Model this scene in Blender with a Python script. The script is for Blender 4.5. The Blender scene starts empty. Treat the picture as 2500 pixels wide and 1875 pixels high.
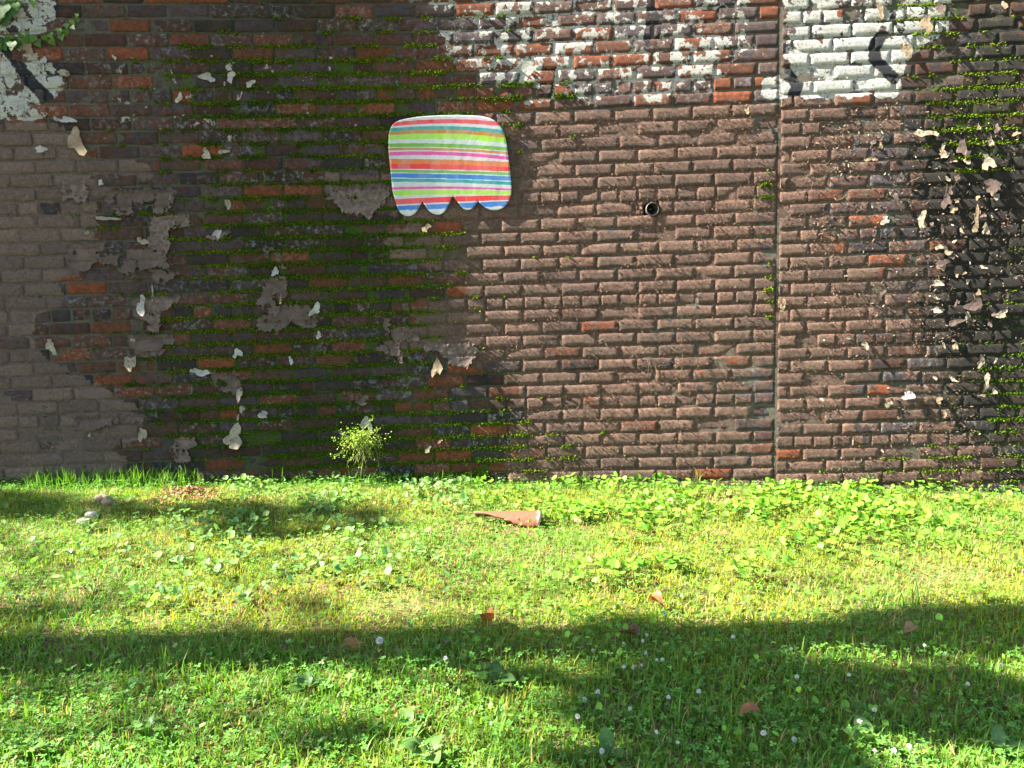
import bpy, math, random
import numpy as np
from mathutils import Vector, Matrix, geometry

# ------------------------------------------------------------------ camera, sky, sun, exposure
scene = bpy.context.scene
COL = scene.collection
SUN_ELEV, SUN_AZ = math.radians(38.0), math.radians(6.6)      # azimuth measured from the wall's own line
TO_SUN = np.array([-math.cos(SUN_ELEV) * math.cos(SUN_AZ), -math.cos(SUN_ELEV) * math.sin(SUN_AZ), math.sin(SUN_ELEV)])

YAW, PITCH, ROLL, CAM_D, CAM_H, FOC = -0.0348354, 0.11685845, -0.02715852, 4.41016146, 1.09719873, 1880.0
C_POS = np.array([0.0, -CAM_D, CAM_H])
C_FWD = np.array([math.sin(YAW) * math.cos(PITCH), math.cos(YAW) * math.cos(PITCH), -math.sin(PITCH)])
_rt = np.array([math.cos(YAW), -math.sin(YAW), 0.0]); _up = np.cross(_rt, C_FWD)
C_RT = math.cos(ROLL) * _rt + math.sin(ROLL) * _up
C_UP = np.cross(C_RT, C_FWD)
cam_data = bpy.data.cameras.new('camera'); cam = bpy.data.objects.new('camera', cam_data); COL.objects.link(cam)
cam_data.sensor_width = 36.0; cam_data.lens = 36.0 * FOC / 2500.0
cam_data.clip_start = 0.05; cam_data.clip_end = 2000.0
cam.matrix_world = Matrix(((C_RT[0], C_UP[0], -C_FWD[0], C_POS[0]), (C_RT[1], C_UP[1], -C_FWD[1], C_POS[1]),
                           (C_RT[2], C_UP[2], -C_FWD[2], C_POS[2]), (0, 0, 0, 1)))
scene.camera = cam

world = bpy.data.worlds.new('World'); scene.world = world; world.use_nodes = True
wn = world.node_tree; wn.nodes.clear()
sky = wn.nodes.new('ShaderNodeTexSky'); sky.sky_type = 'NISHITA'; sky.sun_disc = False
sky.sun_elevation = SUN_ELEV
sky.sun_rotation = math.atan2(TO_SUN[0], TO_SUN[1])
bg = wn.nodes.new('ShaderNodeBackground'); bg.inputs['Strength'].default_value = 0.05
wo = wn.nodes.new('ShaderNodeOutputWorld')
wn.links.new(sky.outputs[0], bg.inputs[0]); wn.links.new(bg.outputs[0], wo.inputs[0])

sun_data = bpy.data.lights.new('sun', 'SUN'); sun_data.energy = 5.0; sun_data.angle = math.radians(0.42)
sun_data.color = (1.0, 0.93, 0.80)
sun = bpy.data.objects.new('sun', sun_data); COL.objects.link(sun)
sun.rotation_euler = Vector(-TO_SUN).to_track_quat('-Z', 'Y').to_euler()

scene.view_settings.view_transform = 'Standard'; scene.view_settings.look = 'None'
scene.view_settings.exposure = 3.15; scene.view_settings.gamma = 1.0
scene.view_settings.use_curve_mapping = False
scene.render.engine = 'CYCLES'
scene.cycles.max_bounces = 6; scene.cycles.diffuse_bounces = 3; scene.cycles.transparent_max_bounces = 8

rng = np.random.default_rng(11)
random.seed(5)

# ------------------------------------------------------------------ where things are: photo pixels to wall / ground points
_xs = np.linspace(-8, 8, 6401)
_t = np.clip((_xs + 1.5) / 2.2, 0, 1); _t = _t * _t * (3 - 2 * _t)
_sl = math.tan(math.radians(6.5)) + (math.tan(math.radians(-0.6)) - math.tan(math.radians(6.5))) * _t
_G = np.concatenate([[0], np.cumsum((_sl[1:] + _sl[:-1]) / 2 * np.diff(_xs))]); _G -= np.interp(0.3, _xs, _G)
def bow(x): return np.interp(x, _xs, _G)               # the old wall bows: its face drifts towards the lawn at the left

GSLOPE = -0.037
def vnoise(x, y, seed=0):
    x = np.asarray(x, float); y = np.asarray(y, float)
    xi, yi = np.floor(x).astype(np.int64), np.floor(y).astype(np.int64); fx, fy = x - xi, y - yi
    fx = fx * fx * (3 - 2 * fx); fy = fy * fy * (3 - 2 * fy)
    def h(a, b):
        n = (a * 374761393 + b * 668265263 + seed * 1442695041) & 0xFFFFFFFF
        n = ((n ^ (n >> 13)) * 1274126177) & 0xFFFFFFFF
        return ((n ^ (n >> 16)) & 0xFFFF) / 65535.0
    return (h(xi, yi) * (1 - fx) + h(xi + 1, yi) * fx) * (1 - fy) + (h(xi, yi + 1) * (1 - fx) + h(xi + 1, yi + 1) * fx) * fy
def fbm(x, y, seed=0, o=3):
    v, a, s = 0, 0.5, 0
    for i in range(o):
        v = v + a * vnoise(np.asarray(x) * 2 ** i, np.asarray(y) * 2 ** i, seed + i * 17); s += a; a *= 0.5
    return v / s
def gz(x, y):
    x = np.asarray(x, float); y = np.asarray(y, float)
    near = np.clip((8 - np.abs(x)) / 4, 0, 1)
    return GSLOPE * np.clip(x, -8, 8) - 0.005 + near * (0.035 * (fbm(x * 1.3, y * 1.3, 3) - 0.5) + 0.012 * (vnoise(x * 7, y * 7, 9) - 0.5))
def ray(px, py): return C_FWD + C_RT * (px - 1250) / FOC - C_UP * (py - 937.5) / FOC
def wp(px, py, off=0.0):
    d = ray(px, py); t = CAM_D / d[1]
    for _ in range(12): t = (CAM_D + bow(C_POS[0] + t * d[0]) - off) / d[1]
    return C_POS + t * d
def gp(px, py):
    d = ray(px, py); t = 3.0
    for _ in range(20):
        p = C_POS + t * d; t = t + (gz(p[0], p[1]) - p[2]) / d[2]
    p = C_POS + t * d; p[2] = gz(p[0], p[1]); return p
def to_px(P):
    d = np.asarray(P) - C_POS; z = d @ C_FWD
    return 1250 + FOC * (d @ C_RT) / z, 937.5 - FOC * (d @ C_UP) / z

# ------------------------------------------------------------------ mesh helpers
def link(o, parent=None):
    COL.objects.link(o)
    if parent is not None: o.parent = parent
    return o
def tag(o, label=None, cat=None, group=None, kind=None):
    if label: o['label'] = label
    if cat: o['category'] = cat
    if group: o['group'] = group
    if kind: o['kind'] = kind
    return o
def empty(name, loc=(0, 0, 0)):
    o = bpy.data.objects.new(name, None); o.location = loc; o.empty_display_size = 0.1; return link(o)
def mesh_np(name, V, F, mat, smooth=False, attrs=None, parent=None, loc=None):
    """V (n,3), F list/array of faces (array => all the same size)"""
    me = bpy.data.meshes.new(name)
    V = np.asarray(V, np.float32)
    if loc is not None: V = V - np.asarray(loc, np.float32)
    me.vertices.add(len(V)); me.vertices.foreach_set('co', V.ravel())
    if isinstance(F, np.ndarray):
        k = F.shape[1]; nf = len(F); loops = F.ravel(); starts = np.arange(nf) * k; tot = np.full(nf, k)
    else:
        tot = np.array([len(f) for f in F]); nf = len(F); loops = np.concatenate([np.asarray(f) for f in F]); starts = np.concatenate([[0], np.cumsum(tot)[:-1]])
    me.loops.add(len(loops)); me.loops.foreach_set('vertex_index', loops.astype(np.int32))
    me.polygons.add(nf); me.polygons.foreach_set('loop_start', starts.astype(np.int32)); me.polygons.foreach_set('loop_total', tot.astype(np.int32))
    me.polygons.foreach_set('use_smooth', np.full(nf, bool(smooth)) if np.ndim(smooth) == 0 else np.asarray(smooth, bool))
    me.update(calc_edges=True)
    for k_, a in (attrs or {}).items():
        at = me.attributes.new(k_, 'FLOAT_COLOR', 'POINT'); at.data.foreach_set('color', np.asarray(a, np.float32).ravel())
    if mat is not None: me.materials.append(mat)
    o = bpy.data.objects.new(name, me)
    if loc is not None: o.location = loc
    return link(o, parent)
def scatter(tv, tf, M, P, col=None):
    """copies of a template (tv, tf) with matrices M (n,3,3) at P (n,3) -> V, F, C"""
    tv = np.asarray(tv, float); tf = np.asarray(tf); n = len(P)
    V = np.einsum('nij,kj->nki', M, tv) + P[:, None, :]
    F = tf[None] + (np.arange(n) * len(tv))[:, None, None]
    C = None if col is None else np.repeat(col[:, None, :], len(tv), 1).reshape(-1, 4)
    return V.reshape(-1, 3), F.reshape(-1, tf.shape[1]), C
def merge(parts):
    V, F, C, n = [], [], [], 0
    for v, f, c in parts:
        V.append(v); F.append(f + n); n += len(v)
        if c is not None: C.append(c)
    return np.concatenate(V), np.concatenate(F), (np.concatenate(C) if C else None)
def rotz(a): 
    c, s, z, o = np.cos(a), np.sin(a), np.zeros_like(a), np.ones_like(a)
    return np.stack([np.stack([c, -s, z], -1), np.stack([s, c, z], -1), np.stack([z, z, o], -1)], -2)
def rotx(a):
    c, s, z, o = np.cos(a), np.sin(a), np.zeros_like(a), np.ones_like(a)
    return np.stack([np.stack([o, z, z], -1), np.stack([z, c, -s], -1), np.stack([z, s, c], -1)], -2)
def tube(pts, radii, n=6):
    pts = [Vector(p) for p in pts]; V, F = [], []
    for i, p in enumerate(pts):
        d = (pts[min(i + 1, len(pts) - 1)] - pts[max(i - 1, 0)]).normalized()
        a = d.orthogonal().normalized(); b = d.cross(a)
        for k in range(n):
            t = 2 * math.pi * k / n; V.append(p + (a * math.cos(t) + b * math.sin(t)) * radii[i])
    for i in range(len(pts) - 1):
        for k in range(n):
            F.append((i * n + k, i * n + (k + 1) % n, (i + 1) * n + (k + 1) % n, (i + 1) * n + k))
    F.append(tuple(range(n))[::-1]); F.append(tuple((len(pts) - 1) * n + k for k in range(n)))
    return np.array([tuple(v) for v in V]), F
def inside(poly, x, y):
    poly = np.asarray(poly, float); r = np.zeros(np.shape(x), bool); j = len(poly) - 1
    for i in range(len(poly)):
        xi, yi = poly[i]; xj, yj = poly[j]
        if yi != yj: r ^= ((yi > y) != (yj > y)) & (x < (xj - xi) * (y - yi) / (yj - yi) + xi)
        j = i
    return r
def sdf(poly, x, y):
    poly = np.asarray(poly, float); d = np.full(np.shape(x), 1e9); j = len(poly) - 1
    for i in range(len(poly)):
        ax, ay = poly[j]; bx, by = poly[i]; ex, ey = bx - ax, by - ay
        t = np.clip(((x - ax) * ex + (y - ay) * ey) / (ex * ex + ey * ey + 1e-9), 0, 1)
        d = np.minimum(d, np.hypot(x - ax - t * ex, y - ay - t * ey)); j = i
    return np.where(inside(poly, x, y), d, -d)
def sstep(a, b, x):
    t = np.clip((x - a) / (b - a), 0, 1); return t * t * (3 - 2 * t)
def cdt(outline, interior):
    pts = [Vector((p[0], p[1])) for p in outline] + [Vector((p[0], p[1])) for p in interior]
    n = len(outline)
    r = geometry.delaunay_2d_cdt(pts, [(i, (i + 1) % n) for i in range(n)], [], 1, 1e-6)
    return np.array([(v.x, v.y) for v in r[0]]), [tuple(f) for f in r[2]]

# ------------------------------------------------------------------ node helpers
class NT:
    def __init__(self, name):
        self.m = bpy.data.materials.new(name); self.m.use_nodes = True; self.t = self.m.node_tree; self.t.nodes.clear()
        self.out = self.n('ShaderNodeOutputMaterial')
    def n(self, typ, **kw):
        x = self.t.nodes.new(typ)
        for k, v in kw.items(): setattr(x, k, v)
        return x
    def l(self, a, b): self.t.links.new(a, b)
    def put(self, sock, v):
        if hasattr(v, 'links') or hasattr(v, 'is_linked'): self.l(v, sock)
        elif isinstance(v, (tuple, list)): sock.default_value = tuple(v) + ((1.0,) if len(v) == 3 and len(sock.default_value) == 4 else ())
        else: sock.default_value = v
    def math(self, op, a, b=0.0, c=None, clamp=False):
        x = self.n('ShaderNodeMath', operation=op, use_clamp=clamp); self.put(x.inputs[0], a); self.put(x.inputs[1], b)
        if c is not None: self.put(x.inputs[2], c)
        return x.outputs[0]
    def step(self, v, a, b):
        x = self.n('ShaderNodeMapRange', interpolation_type='SMOOTHSTEP'); self.put(x.inputs[0], v); self.put(x.inputs[1], a); self.put(x.inputs[2], b)
        return x.outputs[0]
    def mix(self, f, a, b, typ='MIX'):
        x = self.n('ShaderNodeMix', data_type='RGBA', blend_type=typ); self.put(x.inputs[0], f); self.put(x.inputs[6], a); self.put(x.inputs[7], b); return x.outputs[2]
    def noise(self, vec, scale, detail=3.0, rough=0.55, dist=0.0):
        x = self.n('ShaderNodeTexNoise'); self.put(x.inputs['Vector'], vec); x.inputs['Scale'].default_value = scale
        x.inputs['Detail'].default_value = detail; x.inputs['Roughness'].default_value = rough; x.inputs['Distortion'].default_value = dist; return x.outputs[0]
    def ramp(self, f, stops, interp='LINEAR'):
        x = self.n('ShaderNodeValToRGB'); cr = x.color_ramp; cr.interpolation = interp
        while len(cr.elements) > 1: cr.elements.remove(cr.elements[-1])
        cr.elements[0].position = stops[0][0]; cr.elements[0].color = tuple(stops[0][1]) + (1,)
        for p, c in stops[1:]:
            e = cr.elements.new(p); e.color = tuple(c) + (1,)
        self.put(x.inputs[0], f); return x.outputs[0]
    def attr(self, name):
        x = self.n('ShaderNodeAttribute', attribute_name=name); return x
    def pos(self): return self.n('ShaderNodeNewGeometry').outputs['Position']
    def bump(self, h, dist, strength=1.0, normal=None):
        x = self.n('ShaderNodeBump'); x.inputs['Distance'].default_value = dist; x.inputs['Strength'].default_value = strength
        self.put(x.inputs['Height'], h)
        if normal is not None: self.l(normal, x.inputs['Normal'])
        return x.outputs[0]
    def bsdf(self, col, rough=0.85, normal=None, spec=0.3):
        x = self.n('ShaderNodeBsdfPrincipled'); self.put(x.inputs['Base Color'], col); self.put(x.inputs['Roughness'], rough)
        x.inputs['Specular IOR Level'].default_value = spec
        if normal is not None: self.l(normal, x.inputs['Normal'])
        self.l(x.outputs[0], self.out.inputs[0]); return x
def simple(name, col, rough=0.8, var=0.25, scale=30.0, bump=0.0, spec=0.3):
    t = NT(name); p = t.pos(); n = t.noise(p, scale, 4.0)
    c = t.mix(t.step(n, 0.3, 0.7), tuple(v * (1 - var) for v in col), tuple(min(1, v * (1 + var)) for v in col))
    t.bsdf(c, rough, t.bump(n, bump) if bump else None, spec); return t.m

# ------------------------------------------------------------------ wall material: brick or mortar + paints, algae, painted shade, soot
def wall_material(name, brick):
    t = NT(name); p = t.pos()
    a1, a2 = t.attr('coats'), t.attr('stains')
    s1, s2 = t.n('ShaderNodeSeparateColor'), t.n('ShaderNodeSeparateColor')
    t.l(a1.outputs['Color'], s1.inputs[0]); t.l(a2.outputs['Color'], s2.inputs[0])
    brown, white, moss, soot = s1.outputs[0], s1.outputs[1], s1.outputs[2], a1.outputs['Alpha']
    r1, r2, black, film_shade = s2.outputs[0], s2.outputs[1], s2.outputs[2], a2.outputs['Alpha']
    nf = t.noise(p, 260.0, 3.0, 0.6)             # grit
    nm = t.noise(p, 60.0, 4.0, 0.6)
    nl = t.noise(p, 17.0, 5.0, 0.62, 0.3)        # patches
    ne = t.noise(p, 17.0, 7.0, 0.64, 0.1)        # ragged paint edge
    nb = t.noise(p, 3.1, 3.0, 0.5)
    if brick:
        base = t.ramp(r1, [(0, (.028, .024, .027)), (.18, (.055, .044, .050)), (.36, (.100, .075, .086)), (.52, (.098, .068, .058)),
                           (.66, (.125, .056, .036)), (.82, (.235, .066, .026)), (1, (.31, .088, .036))])
        core = t.mix(t.math('MULTIPLY', t.step(r1, .25, .8), nm), (.105, .040, .022), (.36, .105, .04))
        skin = t.step(t.math('ADD', nl, t.math('MULTIPLY', r2, 0.22)), .54, .70)
        c = t.mix(t.math('MULTIPLY', skin, .75), base, core)
        c = t.mix(1.0, c, t.ramp(t.noise(p, 42.0, 5.0, .7), [(.28, (.40, .40, .42)), (.5, (1, 1, 1)), (.74, (1.5, 1.45, 1.4))]), 'MULTIPLY')
    else:
        c = t.mix(nm, (.065, .058, .038), (.21, .20, .155))
    c = t.mix(1.0, c, t.ramp(nf, [(.25, (.55, .55, .55)), (.75, (1.35, 1.35, 1.35))]), 'MULTIPLY')
    # algae and the left end's painted shade, one dark film
    film_shade = t.math('MULTIPLY', film_shade, t.math('ADD', .25, t.math('MULTIPLY', t.math('FRACT', t.math('MULTIPLY', r2, 7.3)), .95))) if brick else film_shade
    fm = t.math('MULTIPLY', film_shade, t.step(t.math('ADD', nl, t.math('MULTIPLY', film_shade, .45)), .34, .82))
    c = t.mix(t.math('MULTIPLY', fm, .74), c, t.mix(nm, (.008, .011, .003), (.040, .036, .012)))
    if brick: c = t.mix(t.math('MULTIPLY', t.step(t.noise(p, 38.0, 6.0, .76), .50, .64), t.math('MULTIPLY', t.step(t.math('FRACT', t.math('MULTIPLY', r2, 3.7)), .35, .9), .62)), c, (.30, .315, .32))      # bloom of salts
    # white coat
    wm = t.step(t.math('ADD', white, t.math('MULTIPLY', t.math('SUBTRACT', ne, .5), 2.1)), .49, .53)
    specks = t.step(t.math('ADD', t.noise(p, 100.0, 4.0, .75), t.math('MULTIPLY', t.noise(p, 9.0, 3.0), .22)), .66, .74)
    wc = t.mix(t.step(nl, .35, .75), (.60, .62, .61), (.46, .46, .40))
    wc = t.mix(t.math('MULTIPLY', specks, .8), wc, (.12, .105, .07))
    wc = t.mix(t.step(t.math('ADD', black, t.math('MULTIPLY', t.math('SUBTRACT', nm, .5), .5)), .44, .56), wc, (.022, .025, .035))
    c = t.mix(wm, c, wc)
    # brown coat
    bm = t.step(t.math('ADD', brown, t.math('MULTIPLY', t.math('SUBTRACT', ne, .5), 1.7)), .49, .53)
    bc = t.mix(t.step(nm, .3, .7), (.120, .066, .048), (.265, .160, .122))
    bc = t.mix(t.math('MULTIPLY', t.step(nb, .38, .62), .62), bc, (.150, .100, .076))
    bc = t.mix(t.math('MULTIPLY', t.step(t.noise(p, 48.0, 5.0, .7), .60, .74), .6), bc, (.19, .18, .155))
    bc = t.mix(1.0, bc, t.ramp(nf, [(.25, (.70, .70, .70)), (.75, (1.28, 1.28, 1.28))]), 'MULTIPLY')
    sx = t.n('ShaderNodeSeparateXYZ'); t.l(p, sx.inputs[0])          # the coat turns greyer towards the bowed end
    bc = t.mix(t.math('MULTIPLY', t.step(sx.outputs[0], -.2, -1.5), .62), bc, t.mix(nm, (.155, .118, .102), (.235, .190, .170)))
    bc = t.mix(1.0, bc, t.ramp(r2, [(0, (.78, .78, .80)), (1, (1.20, 1.18, 1.14))]), 'MULTIPLY')
    c = t.mix(bm, c, bc)
    # soot / black growth and moss over everything
    sm = t.step(t.math('ADD', soot, t.math('MULTIPLY', t.math('SUBTRACT', t.noise(p, 22.0, 6.0, .7), .5), 1.5)), .46, .62)
    c = t.mix(t.math('MULTIPLY', sm, .92), c, t.mix(nm, (.010, .010, .009), (.030, .028, .022)))
    mm = t.step(t.math('ADD', moss, t.math('MULTIPLY', t.math('SUBTRACT', t.noise(p, 30.0, 5.0, .65), .5), 1.4)), .30 if not brick else .74, .70 if not brick else 1.0)
    c = t.mix(t.math('MULTIPLY', mm, .9), c, t.mix(nm, (.022, .050, .002), (.075, .140, .005)))
    h = t.math('ADD', t.math('MULTIPLY', nm, .50), t.math('MULTIPLY', t.step(t.noise(p, 170.0, 4.0, .8), .42, .62), .42))
    h = t.math('ADD', h, t.math('MULTIPLY', t.math('MAXIMUM', bm, wm), .40))
    h = t.math('ADD', h, t.math('MULTIPLY', mm, .6))
    blis = t.step(t.noise(p, 82.0, 6.0, .80), .49, .62)                     # blistered paint
    h = t.math('ADD', h, t.math('MULTIPLY', blis, t.math('ADD', .16, t.math('MULTIPLY', bm, .40))))
    c = t.mix(1.0, c, (.76, .745, .73), 'MULTIPLY')
    t.bsdf(c, .86, t.bump(h, .0055), .25)
    return t.m
M_BRICK = wall_material('weathered_brick', True)
M_MORTAR = wall_material('weathered_mortar', False)
M_BROWN = simple('brown_paint', (.105, .074, .062), .8, .35, 40, .002)
def flaking(name, c1, c2, thr):
    t = NT(name); p = t.pos(); n = t.noise(p, 70.0, 5.0, .7)
    c = t.mix(t.step(n, thr, thr + .08), c1, c2); c = t.mix(1.0, c, t.ramp(t.noise(p, 16.0, 4.0), [(.3, (.62, .60, .58)), (.68, (1.15, 1.12, 1.1))]), 'MULTIPLY'); c = t.mix(t.math('MULTIPLY', t.step(t.noise(p, 170.0, 3.0), .60, .68), .7), c, (.07, .06, .045))
    c = t.mix(1.0, c, (.66, .66, .66), 'MULTIPLY')
    t.bsdf(c, .8, t.bump(n, .003), .2); return t.m
M_CREAM = flaking('cream_paint_back', (.37, .33, .24), (.20, .165, .12), .54)
M_WHITE = flaking('white_paint', (.46, .455, .41), (.28, .25, .20), .57)
M_TAN = flaking('tan_paint_back', (.33, .25, .16), (.42, .36, .27), .56)
M_GREY = flaking('grey_brown_paint', (.150, .108, .092), (.21, .175, .15), .60)

# ------------------------------------------------------------------ coats and stains and painted shade over the wall (traced outlines, photo pixels)
K = 2500 / 2212.0
def VP(*pts): return [(a * K, b * K) for a, b in pts]
BROWN_R = VP((1112, 243), (1250, 236), (1640, 226), (1645, 214), (1950, 214), (1965, 300), (1950, 420), (2000, 560), (2050, 700), (2075, 850), (2110, 960),
             (2120, 1100), (1085, 1100), (1100, 960), (1125, 880), (1100, 800), (1030, 795), (985, 770), (930, 745), (870, 775), (825, 760), (840, 715), (885, 690),
             (862, 650), (950, 645), (1000, 640), (1015, 605), (960, 588), (900, 570), (828, 575), (840, 520), (880, 480), (800, 470), (745, 455), (700, 425), (712, 380), (845, 372), (900, 300))
BROWN_L = VP((-400, 262), (130, 268), (185, 335), (250, 345), (330, 352), (320, 385), (250, 400), (205, 430), (215, 500), (245, 545), (185, 590), (120, 615), (160, 650),
             (85, 680), (72, 740), (105, 785), (185, 815), (245, 850), (310, 880), (305, 940), (235, 965), (270, 1000), (160, 1100), (-400, 1100))
WHITE_L = VP((-400, -200), (140, -200), (120, 40), (95, 70), (62, 95), (85, 130), (150, 160), (130, 200), (95, 225), (140, 262), (-400, 264))
WHITE_M = VP((905, 20), (960, -200), (1640, -200), (1640, 110), (1560, 190), (1420, 238), (1180, 242), (1090, 205), (960, 150), (930, 70))
WHITE_R = VP((1645, 165), (1690, 165), (1690, -200), (2080, -200), (2050, 70), (1985, 110), (1950, 150), (1942, 216), (1645, 218))
BLACK_LINES = [(VP((0, 92), (30, 120), (60, 170), (105, 215)), 13), (VP((1420, -60), (1412, 60), (1405, 96)), 17), (VP((1905, 75), (1887, 100), (1890, 130), (1908, 148), (1930, 170)), 12),
               (VP((1690, 140), (1703, 165), (1722, 182), (1712, 212)), 12), (VP((1186, 145), (1178, 205)), 14), (VP((1560, 20), (1520, 60)), 8)]
def Z5(*p): return [(a / 3.456, 440 + b / 3.456) for a, b in p]
def Z6(*p): return [(620 + a / 3.456, 440 + b / 3.456) for a, b in p]
SHEETS = [Z5((520, 20), (700, 15), (745, 100), (740, 185), (640, 180), (590, 150), (530, 165)),
          Z5((900, 105), (1250, 75), (1330, 150), (1270, 185), (1110, 190), (1120, 300), (980, 290), (950, 210), (885, 190)),
          Z5((1330, 80), (1440, 70), (1475, 140), (1420, 280), (1300, 285), (1310, 180)),
          Z5((1270, 305), (1590, 295), (1605, 400), (1440, 405), (1420, 470), (1440, 545), (1390, 640), (1250, 560), (1255, 420)),
          Z5((1080, 590), (1400, 560), (1400, 660), (1435, 730), (1210, 750), (1080, 795), (985, 775), (1050, 690)),
          Z5((1270, 760), (1440, 745), (1485, 800), (1380, 880), (1290, 860)),
          Z5((1150, 1010), (1260, 985), (1520, 980), (1450, 1070), (1350, 1110), (1360, 1190), (1330, 1290), (1260, 1280), (1240, 1190), (1150, 1150)),
          Z5((1075, 1310), (1460, 1300), (1465, 1370), (1370, 1390), (1410, 1450), (1320, 1480), (1150, 1470), (1100, 1420)),
          Z5((580, 530), (880, 540), (890, 620), (1000, 640), (990, 720), (800, 690), (740, 760), (630, 820), (575, 780), (560, 640)),
          Z5((1840, 1310 - 1660 + 1660 - 850), (1960, 420), (1840, 505), (1730, 470)),
          Z6((80, 560), (160, 570), (250, 680), (260, 750), (210, 740), (180, 640), (90, 610)),
          Z6((110, 830), (270, 810), (285, 980), (210, 960), (130, 970), (215, 1080), (180, 1160), (20, 1040), (80, 920)),
          Z6((640, 60), (760, 90), (1130, 60), (1140, 150), (1040, 240), (960, 330), (900, 280), (760, 280), (700, 200), (630, 150)),
          Z6((230, 1060), (450, 1060), (540, 1130), (520, 1260), (420, 1250), (330, 1180), (230, 1270), (150, 1280), (30, 1260), (20, 1190)),
          Z6((1160, 1290), (1390, 1280), (1400, 1350), (1210, 1380), (1250, 1540), (1180, 1480), (1010, 1420), (1150, 1380)),
          Z6((1430, 1370), (1640, 1390), (1800, 1360), (1900, 1430), (1840, 1540), (1790, 1590), (1640, 1540), (1560, 1450), (1440, 1440)),
          Z6((1090, 1160), (1150, 1160), (1140, 1280), (1080, 1260)),
          [(510, 905), (560, 912), (590, 935), (585, 965), (545, 955), (520, 935)], [(425, 1068), (470, 1068), (485, 1085), (455, 1100), (465, 1125), (430, 1128), (420, 1095)],
          [(235, 1015), (285, 1012), (270, 1040), (245, 1045), (215, 1060), (180, 1040), (190, 1015)], [(292, 1012), (335, 1008), (355, 1015), (338, 1035), (305, 1028)]]
def ell(px, py, cx, cy, rx, ry, a=1.0):
    return a * np.exp(-((px / K - cx) / rx) ** 2 - ((py / K - cy) / ry) ** 2)
def coats(P, mortar):
    """P (n,3) wall points -> coats (brown, white, moss, soot), stains (.,.,black,film)"""
    Q = P.copy(); Q[:, 1] = bow(Q[:, 0])
    px, py = to_px(Q); X, Z = Q[:, 0], Q[:, 2]
    w = (fbm(X * 9, Z * 9, 41) - .5) * 36
    br = np.maximum(sstep(-16, 16, sdf(BROWN_R, px, py) + w), sstep(-16, 16, sdf(BROWN_L, px, py) + w))
    sh = np.full(len(P), -99.0); near = (px < 1260) & (py > 380)
    for q in SHEETS: sh[near] = np.maximum(sh[near], sdf(q, px[near], py[near]))
    br = np.maximum.reduce([br, .66 * sstep(-26, 12, sh + w * .8), ell(px, py, 300, 640, 230, 340, .37), ell(px, py, 900, 640, 160, 330, .34)])
    low = fbm(X * 2.2, Z * 2.2, 5)
    br = br * (0.96 - .30 * sstep(.52, .8, low))
    br = br - .45 * sstep(1550 * K, 1645 * K, px) * sstep(1690 * K, 1675 * K, px) * sstep(.35, .6, fbm(X * 7, Z * 5, 8))
    br = br - .55 * sstep(1940, 2260, px + (fbm(X * 3, Z * 3, 77) - .5) * 500) * sstep(1290, 900, py) - .22 * mortar * (1 + .9 * (fbm(X * 2.6, Z * 2.6, 33) - .5))
    wl = .64 * sstep(-12, 12, sdf(WHITE_L, px, py) + w * .6)
    wm = (.43 + .14 * mortar + .18 * (fbm(X * 4, Z * 4, 21) - .5)) * sstep(-30, 40, sdf(WHITE_M, px, py) + w)
    wr = (.80 - .20 * sstep(120 * K, 20 * K, py) - .20 * mortar) * sstep(-10, 10, sdf(WHITE_R, px, py) + w * .4)
    wsc = .23 * ell(px, py, 640, 180, 330, 120) + .17 * ell(px, py, 300, 260, 250, 200)
    wh = np.maximum.reduce([wl, wm, wr, wsc])
    moss = np.maximum.reduce([ell(px, py, 700, 230, 440, 210, .76), ell(px, py, 700, 600, 330, 350, .84), ell(px, py, 820, 960, 360, 150, .95), ell(px, py, 540, 800, 300, 230, .78),
                              ell(px, py, 2120, 240, 130, 150, .95), ell(px, py, 2190, 830, 110, 260, .62), ell(px, py, 2010, 40, 120, 80, .60), ell(px, py, 2050, 1010, 300, 60, .58),
                              ell(px, py, 1655, 430, 30, 90, .55), ell(px, py, 1665, 640, 22, 60, .75), ell(px, py, 1130, 990, 160, 70, .55), ell(px, py, 330, 470, 200, 250, .40), ell(px, py, 1100, 200, 220, 60, .5)])
    moss = moss * (.62 + .70 * fbm(X * 3.1, Z * 6, 61)) * (1.0 if mortar else .80)
    soot = np.maximum.reduce([ell(px, py, 2090, 390, 160, 220, .95), ell(px, py, 2150, 640, 200, 250, .90), ell(px, py, 2140, 880, 170, 140, .64), ell(px, py, 1990, 230, 40, 60, .6), ell(px, py, 2170, 120, 160, 170, .64),
                              ell(px, py, 660, 120, 180, 150, .32)])
    film_shade = np.maximum.reduce([ell(px, py, 720, 520, 330, 480, .95), ell(px, py, 560, 930, 520, 160, .85), ell(px, py, 2170, 260, 200, 400, 1.1), ell(px, py, 620, 90, 420, 220, .80), .22 * sstep(1250, 700, px + (fbm(X * 3, Z * 3, 19) - .5) * 400),  # last term darkens the whole left end, painting in its shade
                              ell(px, py, 2160, 760, 210, 420, 1.0), ell(px, py, 380, 600, 260, 400, .55), ell(px, py, 1050, 900, 160, 200, .75)])
    bl = np.zeros(len(P))
    for ln, wd in BLACK_LINES:
        for (ax, ay), (bx, by) in zip(ln[:-1], ln[1:]):
            ex, ey = bx - ax, by - ay; t = np.clip(((px - ax) * ex + (py - ay) * ey) / (ex * ex + ey * ey), 0, 1)
            bl = np.maximum(bl, sstep(wd * 2.4, 0, np.hypot(px - ax - t * ex, py - ay - t * ey)))
    return np.stack([br, wh, moss, soot], 1), bl, film_shade

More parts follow.
